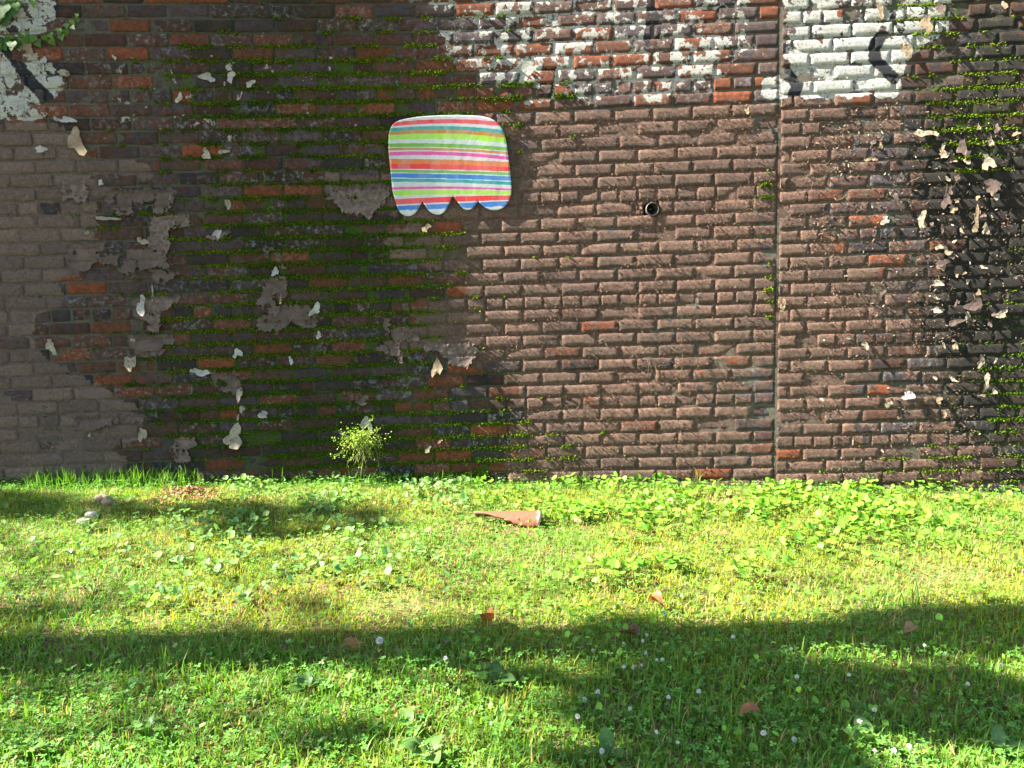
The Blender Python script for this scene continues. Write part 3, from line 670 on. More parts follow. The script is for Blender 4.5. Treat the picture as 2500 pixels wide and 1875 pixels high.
for _ in range(62):
    a_, b_ = _r.normal(2330, 75), _r.uniform(290, 1010); FLAKES.append((float(min(2490, max(2060, a_))), float(b_), float(_r.uniform(7, 22)), float(_r.uniform(8, 26)), 'TCGGTC'[_r.integers(6)], float(_r.uniform(.02, .04))))
MATS = {'T': M_TAN, 'W': M_WHITE, 'C': M_CREAM, 'G': M_GREY}
for i_, (fx, fy, fw, fh, fm_, fl_) in enumerate(FLAKES):
    r = np.random.default_rng(900 + i_); n = 17; sk = r.normal(0, .35); ph1, ph2 = r.random(2) * 6.28; pts = []
    for q in range(n):
        a = 2 * math.pi * q / n; rr = .5 * (.72 + .22 * math.sin(2 * a + ph1) + .20 * math.sin(3 * a + ph2) + .14 * r.random())
        u, v = rr * math.cos(a), rr * math.sin(a); v += .15 * abs(u)
        pts.append((fx + (u + sk * v) * fw, fy + v * fh))
    curl_sheet('paint_flake', pts, MATS[fm_], .012, fl_ * .8, 1500 + i_, curl=r.normal(0, .004), cell=max(3.0, min(fw, fh) * .28), jit=max(.6, min(fw, fh) * .05), fold=.003)

# countless small chips of lifted paint, and hair-thin dead rootlets
ctv = np.array([(-.32, 0, 1.0), (.30, 0, .8), (.42, -.35, -.6), (-.12, -.6, -1.1)]); ctf = np.array([(0, 1, 2), (0, 2, 3)])
M_CHIP = leaf_material('paint_chip', .0, .8, .2)
def chips(xa, xb, root, off, n):
    x = xa + (xb - xa) * rng.random(n); z = -.1 + 2.9 * rng.random(n); P = np.stack([x, bow(x), z], 1)
    px, py = to_px(P); c, _, _ = coats(P, 0.0)
    right = sstep(1900, 2150, px + (fbm(x * 3, z * 3, 77) - .5) * 300)
    d = .85 * sstep(.45, .8, c[:, 0]) * sstep(1100, 1350, px) + .42 * right * sstep(180, 330, py) + .12 * sstep(.4, .6, c[:, 1])
    d = d * (.35 + 1.3 * sstep(.4, .7, fbm(x * 5, z * 5, 44)))
    ok = (rng.random(n) < d) & (z > gz(x, 0 * x) + .02) & (py > -30); x, z, right = x[ok], z[ok], right[ok]; n = len(x)
    s = (.0016 + .0040 * rng.random(n) ** 2.5) * (1 + 1.1 * right * rng.random(n))
    M = rotz(rng.normal(0, .5, n)) @ rotx(rng.normal(0, .5, n)); 
    sp = rng.random(n) * 6.28; cs, sn, o0, o1 = np.cos(sp), np.sin(sp), np.zeros(n), np.ones(n)
    M = M @ np.stack([np.stack([cs, o0, sn], -1), np.stack([o0, o1, o0], -1), np.stack([-sn, o0, cs], -1)], -2) * s[:, None, None]
    base = np.tile(np.array([.115, .068, .048]), (n, 1)); q = rng.random(n)
    base[(q < .55) & (right > .3)] = (.10, .072, .048); base[(q < .13) & (right > .3)] = (.22, .18, .13); base[(q > .9)] = (.12, .105, .08)
    V, F, C = scatter(ctv, ctf, M, np.stack([x, bow(x) - .0088, z], 1), tint(base, n, .2))
    o = mesh_np('paint_chips', V, F, M_CHIP, False, {'tint': C}, root, off); o.location = (0, 0, 0); o['kind'] = 'stuff'
chips(-.6, X_J - .01, WALL_L, OFF_L, 44000)
chips(X_J + .02, 3.2, WALL_R, OFF_R, 36000)
M_ROOT = simple('dry_rootlet', (.22, .155, .095), .8, .2, 60)
def rootlets(name, spots, root, off, seed):
    r = np.random.default_rng(seed); Vs, Fs, n = [], [], 0
    for (cx, cy, ln, m) in spots:
        for _ in range(m):
            a = r.uniform(.6, 2.4); x0, y0 = cx + r.normal(0, ln), cy + r.normal(0, ln * .6); pts = []
            L = ln * r.uniform(.3, .9)
            for q in range(6): pts.append(wp(x0 + math.cos(a) * L * q / 5, y0 + math.sin(a) * L * q / 5, .012 + .010 * math.sin(q / 5 * 3.1) * r.random())); a += r.normal(0, .16)
            V, F = tube(pts, [.0008] * 5 + [.0004], 3); Vs.append(V); Fs += [tuple(v + n for v in f) for f in F]; n += len(V)
    o = mesh_np(name, np.concatenate(Vs), Fs, M_ROOT, True, None, root, off); o.location = (0, 0, 0); o['kind'] = 'stuff'
rootlets('dry_rootlets', [(1600, 850, 60, 16), (1560, 620, 40, 4), (1690, 905, 50, 6), (1180, 945, 20, 2)], WALL_L, OFF_L, 3)
rootlets('dry_rootlets', [(2280, 430, 60, 5), (2060, 470, 40, 4), (2330, 700, 70, 4)], WALL_R, OFF_R, 4)

# ------------------------------------------------------------------ striped paper cut-out
def ZP(a, b): return (930 + a / 5.925, 260 + b / 5.925)
OUT = [(110, 480), (113, 400), (135, 320), (165, 270), (215, 225), (275, 197), (380, 172), (520, 150), (700, 135), (900, 126), (1080, 123), (1260, 127), (1400, 135), (1500, 148), (1580, 170), (1640, 200), (1700, 250),
       (1745, 310), (1780, 380), (1805, 470), (1822, 560), (1840, 700), (1855, 820), (1870, 950), (1882, 1060), (1890, 1180), (1885, 1260), (1868, 1330), (1840, 1390), (1800, 1440), (1750, 1478), (1690, 1500), (1620, 1503), (1560, 1490),
       (1510, 1465), (1465, 1430), (1430, 1395), (1405, 1358), (1385, 1405), (1350, 1455), (1300, 1490), (1250, 1500), (1205, 1488), (1165, 1455), (1125, 1400), (1080, 1345), (1043, 1295), (1015, 1345), (985, 1410), (950, 1480), (910, 1535),
       (860, 1563), (800, 1567), (745, 1550), (700, 1515), (665, 1475), (630, 1420), (598, 1380), (570, 1430), (540, 1490), (495, 1545), (445, 1580), (390, 1588), (335, 1575), (290, 1545), (255, 1500), (230, 1440), (205, 1360), (185, 1290), (165, 1200), (155, 1100), (143, 980), (128, 850), (115, 700), (108, 580)]
# edge lines of the stripes: height at left, middle and right of the sheet, colour below that line
WH, RE, TE, OC, LI, GR, PK, OR, BL = (.38, .405, .415), (.56, .012, .018), (.0, .215, .205), (.36, .135, .006), (.23, .46, .012), (.08, .28, .001), (.52, .032, .24), (.47, .115, .002), (.004, .12, .41)
EDG = [(0, 0, 0, WH), (232, 180, 236, RE), (288, 240, 292, WH), (312, 281, 346, TE), (358, 331, 396, OC), (409, 389, 457, LI), (482, 466, 527, WH), (533, 538, 592, GR), (590, 594, 648, WH), (596, 602, 655, OC), (636, 643, 696, WH), (655, 656, 723, PK), (706, 706, 773, WH),
       (758, 768, 802, OR), (824, 834, 868, RE), (905, 918, 944, WH), (910, 924, 949, GR), (954, 967, 993, WH), (960, 975, 1005, BL), (1030, 1046, 1076, WH), (1038, 1048, 1086, TE), (1084, 1094, 1132, WH), (1170, 1155, 1186, PK), (1208, 1196, 1224, WH), (1214, 1201, 1216, LI),
       (1286, 1270, 1286, WH), (1340, 1302, 1276, RE), (1422, 1382, 1356, WH), (1438, 1402, 1362, BL), (1494, 1460, 1418, WH)]
def stripe_coord(X, Y):
    t = (X - 150) / 1700.0; L = np.array([[e[0], e[1], e[2]] for e in EDG] + [[1700, 1700, 1700]], float)
    out = np.zeros(len(X))
    for i in range(len(X)):
        q = t[i]; w = np.array([2 * (q - .5) * (q - 1), 4 * q * (1 - q), 2 * q * (q - .5)]); ln = L @ w
        out[i] = np.interp(Y[i], ln, np.arange(len(ln)))
    return out / len(EDG)
dense = []
for (ax, ay), (bx, by) in zip(OUT, OUT[1:] + OUT[:1]):
    m = max(1, int(math.hypot(bx - ax, by - ay) / 22))
    dense += [(ax + (bx - ax) * q / m, ay + (by - ay) * q / m) for q in range(m)]
gx_, gy_ = np.meshgrid(np.arange(100, 1900, 30.0), np.arange(110, 1600, 11.0)); gx_, gy_ = gx_.ravel(), gy_.ravel()
ok = sdf(OUT, gx_, gy_) > 9
v2, f = cdt(dense, list(zip(gx_[ok], gy_[ok])))
wr = .0022 * (fbm(v2[:, 0] / 260, v2[:, 1] / 700, 2) - .5) + .0007 * (fbm(v2[:, 0] / 60, v2[:, 1] / 300, 5) - .5)
tlt = (v2[:, 0] - 1000) / 1000 * .002 + .001
P = np.array([wp(*ZP(a, b), .0140 + w_ + t_) for (a, b), w_, t_ in zip(v2, wr, tlt)])
sc = stripe_coord(v2[:, 0], v2[:, 1]); n = len(P)
att = np.stack([sc, v2[:, 0] / 2000, v2[:, 1] / 2000, np.ones(n)], 1)
if np.cross(P[f[0][1]] - P[f[0][0]], P[f[0][2]] - P[f[0][0]])[1] > 0: f = [q[::-1] for q in f]
F = list(f) + [tuple(n + w for w in q[::-1]) for q in f]; cnt = {e for q in f for e in zip(q, q[1:] + q[:1])}
F += [(e[0], n + e[0], n + e[1], e[1]) for e in cnt if (e[1], e[0]) not in cnt]
t = NT('striped_paper'); a = t.attr('print'); s = t.n('ShaderNodeSeparateColor'); t.l(a.outputs['Color'], s.inputs[0]); p = t.pos()
wob = t.math('MULTIPLY', t.math('SUBTRACT', t.noise(p, 26.0, 3.0), .5), .010)
crd = t.math('ADD', s.outputs[0], wob)
stops = [(k_ / len(EDG), e[3]) for k_, e in enumerate(EDG)]
c = t.ramp(crd, stops, 'CONSTANT')
# marker strokes: bands laid over one another along each stripe
cb = t.n('ShaderNodeCombineXYZ'); t.put(cb.inputs[0], t.math('MULTIPLY', s.outputs[1], 22.0)); t.put(cb.inputs[1], t.math('FLOOR', t.math('MULTIPLY', crd, float(len(EDG)))))
vs = t.n('ShaderNodeTexVoronoi', feature='F1'); vs.inputs['Scale'].default_value = .55; t.l(cb.outputs[0], vs.inputs['Vector'])
sp = t.n('ShaderNodeSeparateColor'); t.l(vs.outputs['Color'], sp.inputs[0])
lum = t.n('ShaderNodeSeparateColor'); t.l(c, lum.inputs[0])
iswhite = t.math('GREATER_THAN', t.math('MINIMUM', lum.outputs[0], lum.outputs[2]), .7)
pale = t.math('MULTIPLY', t.math('MULTIPLY', sp.outputs[0], .16), t.math('SUBTRACT', 1.0, iswhite))
c = t.mix(pale, c, WH)
c = t.mix(1.0, c, t.ramp(t.noise(p, 70.0, 4.0), [(.2, (.88, .88, .88)), (.8, (1.06, 1.06, 1.06))]), 'MULTIPLY')
t.bsdf(c, .42, t.bump(t.noise(p, 45.0, 4.0, .6), .0008), .45)
base = wp(1090, 520, .016)
o = mesh_np('paper_cutout', np.concatenate([P, P + [0, .0012, 0]]), F, t.m, True, {'print': np.concatenate([att, att])}, None, base)
tag(o, 'white paper cut-out with rainbow marker stripes and four scalloped lobes, pasted on the brick wall', 'poster')

# ------------------------------------------------------------------ iron pipe stub
M_IRON = simple('rusted_iron', (.060, .050, .044), .55, .5, 60, .001, .5)
pc = wp(1592, 511); ax = Vector((.10, -1, .02)).normalized(); a_ = ax.orthogonal().normalized(); b_ = ax.cross(a_)
V, F, N = [], [], 28
prof = [(.0365, .030), (.0372, .0), (.0372, -.012), (.0330, -.0135), (.0315, -.006), (.0312, .11)]
for r_, d_ in prof:
    for k in range(N):
        q = 2 * math.pi * k / N; v = Vector(pc) - ax * d_ + (a_ * math.cos(q) + b_ * math.sin(q)) * (r_ + .0006 * math.sin(3 * q + r_ * 900)); V.append(tuple(v))
for j in range(len(prof) - 1):
    for k in range(N): F.append((j * N + k, j * N + (k + 1) % N, (j + 1) * N + (k + 1) % N, (j + 1) * N + k))
F.append(tuple((len(prof) - 1) * N + k for k in range(N)))
pipe = tag(empty('iron_pipe', tuple(pc)), 'open dark iron pipe end set in a broken hole in the brick wall', 'pipe')
o = mesh_np('pipe_wall', np.array(V), F, M_IRON, True, None, None, pc); o.parent = pipe; o.location = (0, 0, 0)
dk = simple('pipe_bore_dark', (.012, .013, .011), .95, .4, 80)  # near-black disc closing the pipe bore
V = [tuple(Vector(pc) - ax * .075)] + [tuple(Vector(pc) - ax * (.07 + .008 * math.sin(5 * k)) + (a_ * math.cos(2 * math.pi * k / N) + b_ * math.sin(2 * math.pi * k / N)) * .0318) for k in range(N)]
o = mesh_np('bore_plug', np.array(V), [(0, k + 1, (k + 1) % N + 1) for k in range(N)], dk, True, None, None, pc); o.parent = pipe; o.location = (0, 0, 0)

# ------------------------------------------------------------------ ivy trailing in at the top left
M_STEM = simple('woody_stem', (.11, .075, .035), .8, .3, 60)
def ivy_leaf():
    o_ = [(0, 0), (.30, -.10), (.55, .18), (.42, .45), (.30, .52), (.16, .80), (0, 1.0), (-.16, .80), (-.30, .52), (-.42, .45), (-.55, .18), (-.30, -.10)]
    V = [(0, .35, .04)] + [(u, v, .10 * abs(u) - .10 * v * v) for u, v in o_]
    return np.array(V), [(0, k + 1, (k + 1) % len(o_) + 1) for k in range(len(o_))]
def leaf_mesh(name, V, F, mat, col):
    me = bpy.data.meshes.new(name); me.from_pydata([tuple(v) for v in V], [], [tuple(f_) for f_ in F])
    at = me.attributes.new('tint', 'FLOAT_COLOR', 'POINT'); at.data.foreach_set('color', np.tile(np.array(tuple(col) + (1,), np.float32), len(V)))
    me.materials.append(mat); 
    for pl in me.polygons: pl.use_smooth = True
    return me
iv, if_ = ivy_leaf(); IVM = [leaf_mesh('ivy_leaf', iv, if_, M_LEAF, c_) for c_ in [(.055, .135, .020), (.080, .165, .030), (.030, .085, .012), (.105, .180, .045)]]
ivy = tag(empty('ivy_vine', tuple(wp(0, 95, .02))), 'ivy vine with small lobed green leaves trailing over white paint at the wall top', 'ivy'); io = np.array(ivy.location)
st = [(-30, 118), (20, 97), (60, 88), (95, 84), (125, 76), (145, 70), (160, 58), (172, 48), (190, 33), (202, 20), (212, -4)]
V, F = tube([wp(a, b, .018) for a, b in st], [.003, .003, .0028, .0026, .0024, .0022, .002, .0018, .0015, .0013, .001], 5)
o = mesh_np('stem', V, F, M_STEM, True, None, None, io); o.parent = ivy; o.location = (0, 0, 0)
LV = [(85, 88, 17, 0), (90, 100, 18, 0), (106, 88, 14, 1), (121, 82, 15, 1), (123, 96, 16, 1), (144, 70, 16, 0), (148, 85, 16, 0), (160, 73, 15, 1), (162, 58, 13, 3), (175, 62, 13, 1), (175, 49, 12, 3), (189, 44, 12, 1), (188, 34, 9, 3),
      (54, 84, 22, 0), (45, 95, 24, 2), (60, 92, 18, 0), (30, 102, 22, 2), (12, 92, 24, 2), (2, 100, 26, 2), (20, 88, 18, 2), (68, 78, 12, 1), (-12, 96, 26, 2),
      (10, 10, 34, 2), (30, 16, 30, 2), (14, 30, 32, 2), (0, 24, 34, 2), (26, 2, 28, 0), (4, 38, 24, 2), (48, 2, 18, 0), (80, 1, 16, 1), (-14, 12, 34, 2), (38, 8, 20, 1)]
for i_, (a, b, s_, m_) in enumerate(LV):
    o = link(bpy.data.objects.new('leaf', IVM[m_]), ivy); d_ = .020 + .02 * random.random()
    o.location = Vector(wp(a, b, d_)) - Vector(io); sz = s_ / 440.0 * 1.05
    o.scale = (sz, sz, sz); o.rotation_euler = (math.radians(90 + random.uniform(-25, 45)), random.uniform(-.3, .3) + math.pi + random.uniform(-.7, .7), 0)
    o.rotation_euler = Matrix(((1, 0, 0), (0, 0, -1), (0, 1, 0))).to_4x4().to_euler()
    mr = Matrix.Rotation(math.pi / 2 + random.uniform(-.6, .35), 4, 'X'); ms = Matrix.Rotation(math.pi + random.uniform(-.7, .7), 4, 'Y')
    o.rotation_euler = (ms @ mr).to_euler()

# ------------------------------------------------------------------ weed growing out of the foot of the wall
weed = tag(empty('trailing_weed', tuple(gp(884, 1172))), 'tangled bright green weed trailing down the mossy wall foot under a white flake', 'weed'); wo_ = np.array(weed.location)
M_WST = leaf_material('weed_stem', .2, .6, .2); r = np.random.default_rng(8); Vs, Fs, n, tips = [], [], 0, []
for q in range(64):
    x0, y0 = 884 + r.normal(0, 13), 1066 + r.normal(0, 9); a = r.uniform(.9, 2.3) if q < 36 else r.uniform(-.9, 4.0); L = r.uniform(30, 92) if q < 36 else r.uniform(25, 60); pts = []; o_ = r.uniform(.02, .08)
    for k in range(7):
        pts.append(wp(x0, y0, .015 + o_ * math.sin(min(1, k / 5) * 1.6))); x0 += math.cos(a) * L / 6; y0 = min(y0 + math.sin(a) * L / 6, 1170); a += r.normal(0, .28)
        if k: tips.append(pts[-1])
    V, F = tube(pts, [.0020, .0019, .0017, .0015, .0013, .0011, .0008], 4); Vs.append(V); Fs += [tuple(v + n for v in f_) for f_ in F]; n += len(V)
V, F = tube([wp(880, 1172, .03), wp(884, 1140, .05), wp(888, 1110, .05), wp(886, 1070, .02)], [.004, .0036, .003, .002], 6); Vs.append(V); Fs += [tuple(v + n for v in f_) for f_ in F]; n += len(V)
V = np.concatenate(Vs); o = mesh_np('stems', V, Fs, M_WST, True, {'tint': tint(np.array([.20, .22, .06]), len(V), .05)}, None, wo_); o.parent = weed; o.location = (0, 0, 0); o['kind'] = 'stuff'
P = []
for q in range(1150):
    if q < 640: P.append(wp(880 + r.normal(0, 24), 1066 + r.normal(0, 13) + abs(r.normal(0, 8)), .03 + .08 * r.random()))
    else: t_ = tips[r.integers(len(tips))]; P.append(t_ + r.normal(0, .006, 3))
P = np.array(P); n = len(P); M = rotz(r.random(n) * 6.28) @ rotx(r.normal(.8, .6, n)) * (.006 + .007 * r.random(n))[:, None, None]
V, F, C = scatter(np.array([(0, 0, 0), (-.42, .45, .06), (0, 1, 0), (.42, .45, .06)]), np.array([(0, 3, 2, 1)]), M, P, tint(np.array([.20, .30, .040]), n, .25))
o = mesh_np('leaves', V, F, M_LEAF, False, {'tint': C}, None, wo_); o.parent = weed; o.location = (0, 0, 0); o['kind'] = 'stuff'

# ------------------------------------------------------------------ broken terracotta pipe shard on the grass
t = NT('terracotta'); p = t.pos(); n_ = t.noise(p, 40.0, 4.0, .6)
c = t.mix(n_, (.135, .038, .020), (.195, .064, .036))
c = t.mix(t.math('MULTIPLY', t.step(t.noise(p, 110.0, 3.0, .7), .63, .70), .8), c, (.12, .06, .04))
edge = t.attr('glaze'); es = t.n('ShaderNodeSeparateColor'); t.l(edge.outputs['Color'], es.inputs[0])
c = t.mix(t.step(t.math('ADD', es.outputs[0], t.math('MULTIPLY', t.math('SUBTRACT', t.noise(p, 60.0, 5.0, .7), .5), 1.1)), .5, .62), c, (.33, .25, .17))
t.bsdf(c, .75, t.bump(n_, .002), .3); M_TERRA = t.m
A, B = gp(1158, 1275), gp(1322, 1283)
ln = np.linalg.norm(B - A); dirx = (B - A) / ln; up = np.array([0, 0, 1.0]); side = np.cross(up, dirx); side /= np.linalg.norm(side)     # side points to the wall
V, gl = [], []; NL, NA = 22, 14; R0 = .060
for shell, rr in ((0, R0), (1, R0 - .012)):
    for i in range(NL + 1):
        u = i / NL
        a0, a1 = math.radians(-62), math.radians(-8 + 98 * sstep(0, .85, np.float64(u)) ** .8)
        a1 = a1 + .06 * math.sin(9 * u) + .04 * math.sin(23 * u)
        for k in range(NA + 1):
            th = a0 + (a1 - a0) * k / NA      # 0 = straight up, positive towards the camera
            w = A + dirx * ln * (u + .012 * math.sin(th * 3) * (u > .97)) - side * (math.sin(th) * rr) + up * (math.cos(th) * rr + .012 - .020 * (1 - u))
            V.append(w); gl.append((max(0, (u - .84) / .2) if u > .84 else 0, 0, 0, 1))
F = []; m_ = (NL + 1) * (NA + 1); id_ = lambda s, i, k: s * m_ + i * (NA + 1) + k
for i in range(NL):
    for k in range(NA):
        F.append((id_(0, i, k), id_(0, i, k + 1), id_(0, i + 1, k + 1), id_(0, i + 1, k))); F.append((id_(1, i, k), id_(1, i + 1, k), id_(1, i + 1, k + 1), id_(1, i, k + 1)))
    F.append((id_(0, i, NA), id_(1, i, NA), id_(1, i + 1, NA), id_(0, i + 1, NA))); F.append((id_(0, i, 0), id_(0, i + 1, 0), id_(1, i + 1, 0), id_(1, i, 0)))
for k in range(NA):
    F.append((id_(0, 0, k), id_(1, 0, k), id_(1, 0, k + 1), id_(0, 0, k + 1))); F.append((id_(0, NL, k), id_(0, NL, k + 1), id_(1, NL, k + 1), id_(1, NL, k)))
tag(mesh_np('terracotta_shard', np.array(V), F, M_TERRA, True, {'glaze': np.array(gl)}, None, (A + B) / 2), 'curved broken terracotta pipe shard with a pale chipped end lying on the grass', 'pipe shard')

# ------------------------------------------------------------------ stones and brick rubble by the wall
def stone(px, py, sx, sy, sz, col, seed, label):
    c_ = gp(px, py); r = np.random.default_rng(seed); V, F = [], []
    nu, nv = 12, 7
    for j in range(nv + 1):
        ph = math.pi * j / nv
        for k in range(nu):
            th = 2 * math.pi * k / nu; d = np.array([math.sin(ph) * math.cos(th), math.sin(ph) * math.sin(th), math.cos(ph)])
            d = d / (np.abs(d) ** 3).sum() ** (1 / 3); d = d * (1 + .55 * (fbm(d[0] * 1.7 + seed, d[1] * 1.7 + d[2] * 2, seed) - .5))
            V.append(c_ + d * np.array([sx, sy, sz]) + np.array([0, 0, sz * .55]))
    for j in range(nv):
        for k in range(nu): F.append((j * nu + k, (j + 1) * nu + k, (j + 1) * nu + (k + 1) % nu, j * nu + (k + 1) % nu))
    tag(mesh_np('stone', np.array(V), F, simple('stone_%d' % seed, tuple(v * .7 for v in col), .9, .35, 60, .006), False, None, None, c_), label, 'stone', 'broken stones near the wall')
stone(250, 1222, .040, .028, .020, (.42, .29, .22), 3, 'flat pinkish mortar chunk in the grass near the wall foot, ridged on top')
stone(264, 1230, .034, .022, .016, (.52, .33, .24), 4, 'flat reddish mortar chunk lying against the ridged pinkish chunk')
stone(225, 1266, .027, .025, .024, (.52, .48, .44), 5, 'round pale grey stone in the shaded grass')
stone(205, 1280, .032, .022, .018, (.48, .38, .32), 6, 'small tan stone touching the round pale grey stone')
stone(1414, 1279, .024, .020, .020, (.62, .38, .15), 9, 'small orange-tan stone in the grass beside the terracotta shard')
n = 900; q = rng.random(n); pxs = np.where(q < .8, 465 + rng.normal(0, 36, n), 385 + rng.normal(0, 14, n)); pys = np.where(q < .8, 1206 + rng.normal(0, 8, n), 1226 + rng.normal(0, 5, n))
P = np.array([gp(a, b) for a, b in zip(pxs, pys)]); P[:, 2] += .006 + .03 * np.exp(-((pxs - 465) / 40) ** 2 - ((pys - 1206) / 9) ** 2) * rng.random(n)
P[:, 1] = np.minimum(P[:, 1], bow(P[:, 0]) - .02)
tet = np.array([(1, 0, -.5), (-.5, .87, -.5), (-.5, -.87, -.5), (0, 0, .7)]); tetf = np.array([(0, 1, 3), (1, 2, 3), (2, 0, 3), (0, 2, 1)])
M = rotz(rng.random(n) * 6.28) @ rotx(rng.random(n) * 6.28) * (.004 + .009 * rng.random(n) ** 2)[:, None, None]
cc = np.tile(np.array([.21, .070, .027]), (n, 1)); cc[rng.random(n) < .22] = (.24, .21, .18)
V, F, C = scatter(tet, tetf, M, P, tint(cc, n, .3))
tag(mesh_np('brick_crumbs', V, F, M_CHIP, False, {'tint': C}), 'heap of orange brick crumbs spilled on the grass at the wall foot', 'rubble', None, 'stuff')

# ------------------------------------------------------------------ dead leaves, clover flowers, broad-leaved weeds
def dry_leaf_mesh(col, fold, seed):
    r = np.random.default_rng(seed); V, F = [], []; n = 9
    for i in range(n + 1):
        t_ = i / n; w = .34 * math.sin(math.pi * t_ ** .85) ** .8 * (1 + .18 * r.random()) + .015
        for s_ in (-1, 0, 1): V.append((s_ * w, t_ - .5, fold * abs(s_) * w * 1.6 + .16 * math.sin(t_ * 5 + seed) * .5 + .04 * r.random()))
    for i in range(n):
        for k in (0, 1): F.append((i * 3 + k, i * 3 + k + 1, i * 3 + k + 4, i * 3 + k + 3))
    V.append((.0, .72, .1)); V.append((.025, .5, .05)); V.append((-.025, .5, .05)); F.append((len(V) - 3, len(V) - 2, len(V) - 1))
    return leaf_mesh('fallen_leaf', V, F, M_LEAF, col)
for i_, (a, b, sz, col, fold, lab) in enumerate([
        (1201, 1535, .060, (.19, .075, .030), 1.0, 'folded russet dead leaf standing up in the grass where the long shadow begins'),
        (860, 1597, .055, (.28, .15, .05), .25, 'flat yellow-tan dead leaf lying in the shadow band beside a dandelion clock'),
        (1538, 1574, .075, (.12, .070, .045), .5, 'long dark brown dead leaf among white clover flowers in the shade'),
        (1601, 1495, .060, (.21, .075, .028), .9, 'crumpled rust-orange dead leaf on the sunlit grass at the shadow edge'),
        (1828, 1770, .060, (.27, .115, .055), .3, 'broad light-brown dead leaf lying flat in deep shade'),
        (2221, 1563, .050, (.26, .16, .08), .6, 'tan curled dead leaf half sunk in shaded grass near the bare soil'),
        (1086, 1597, .028, (.17, .085, .05), .5, 'small dark brown dead leaf beside a broad plantain leaf')]):
    o = link(bpy.data.objects.new('fallen_leaf', dry_leaf_mesh(col, fold, i_ + 2))); g_ = gp(a, b)
    o.location = (g_[0], g_[1], g_[2] + .034); o.scale = (sz, sz, sz); o.rotation_euler = (random.uniform(-.2, .5) + (.6 if i_ == 0 else 0), random.uniform(-.3, .3), random.uniform(0, 6.28) if i_ != 1 else 1.5)
    tag(o, lab, 'dead leaf', 'dead leaves on the lawn')

M_PETAL = simple('clover_petal', (.52, .51, .46), .7, .12, 300)
fv, ff, nn = [], [], 0; r = np.random.default_rng(4)
for q in range(34):
    ph = math.acos(1 - 1.75 * (q + .5) / 34); th = q * 2.39996; d = Vector((math.sin(ph) * math.cos(th), math.sin(ph) * math.sin(th), math.cos(ph)))
    a_ = d.orthogonal().normalized(); b_ = d.cross(a_); L = .0085 * (.8 + .35 * r.random())
    for v in (a_ * .0011, a_ * -.0011, d * L + a_ * -.0017, d * L * 1.08 + b_ * .0012, d * L + a_ * .0017): fv.append(tuple(d * .001 + v))
    ff.append((nn, nn + 1, nn + 2, nn + 3, nn + 4)); nn += 5
BLOOM = bpy.data.meshes.new('bloom'); BLOOM.from_pydata(fv, [], ff); BLOOM.materials.append(M_PETAL)
sv_, sf_ = tube([(0, 0, -.062), (.003, .001, -.03), (0, 0, 0)], [.0011, .001, .0009], 5)
STALK = leaf_mesh('stalk', sv_, sf_, M_LEAF, (.09, .14, .04))
def Z7(a, b): return (1240 + a / 3.456, 1395 + b / 3.456)
def Z8(a, b): return (1860 + a / 3.456, 1395 + b / 3.456)
FL = [Z7(*q) for q in [(720, 755), (1163, 780), (1257, 840), (1305, 835), (980, 900), (1060, 905), (1130, 885), (762, 1122), (652, 1190), (1355, 1170), (1033, 1270), (590, 1340), (1140, 670), (1172, 618), (978, 690), (1252, 1478), (1432, 1570), (2152, 1487), (795, 1645), (1900, 635), (1325, 430), (1465, 270), (1610, 1115)]]
FL += [Z8(*q) for q in [(245, 743), (375, 865), (292, 988), (733, 972), (1367, 708), (1730, 1050), (270, 1540), (945, 1640), (1108, 1640), (1240, 1605), (15, 1485), (820, 1380), (945, 1280), (1535, 790), (2010, 880)]] + [(1200, 1801), (1089, 1634)]
for a, b in FL:
    d = ray(a, b); p0 = gp(a, b + 18); h = .052      # the bloom hangs over the lawn on its stalk
    fl = empty('clover_flower', (p0[0], p0[1], p0[2])); s_ = random.uniform(.42, .66)
    tag(fl, 'white clover flower head on a thin stalk in the shaded grass', 'flower', 'white clover flowers in the lawn')
    o = link(bpy.data.objects.new('bloom', BLOOM), fl); o.location = (0, 0, .056); o.scale = (s_, s_, s_); o.rotation_euler = (random.uniform(-.5, .3), random.uniform(-.4, .4), random.uniform(0, 6))
    o = link(bpy.data.objects.new('stalk', STALK), fl); o.location = (0, 0, .056)
# dandelion clock
g_ = gp(929, 1606); dc = tag(empty('dandelion_clock', tuple(g_)), 'pale round dandelion seed head on its stalk in the shadow band', 'flower')
fv, ff, nn = [], [], 0
for q in range(70):
    ph = math.acos(1 - 2 * (q + .5) / 70); th = q * 2.39996; d = Vector((math.sin(ph) * math.cos(th), math.sin(ph) * math.sin(th), math.cos(ph))); a_ = d.orthogonal().normalized() * .0018; b_ = d.cross(a_)
    for v in (d * .002, d * .011 + a_, d * .0115 + b_, d * .011 - a_, d * .0115 - b_): fv.append(tuple(v))
    ff += [(nn, nn + 1, nn + 2), (nn, nn + 3, nn + 4)]; nn += 5
me = bpy.data.meshes.new('seed_head'); me.from_pydata(fv, [], ff); me.materials.append(simple('seed_down', (.55, .56, .53), .9, .1, 200))
o = link(bpy.data.objects.new('seed_head', me), dc); o.location = (0, 0, .055); o = link(bpy.data.objects.new('stalk', STALK), dc); o.location = (0, 0, .055)

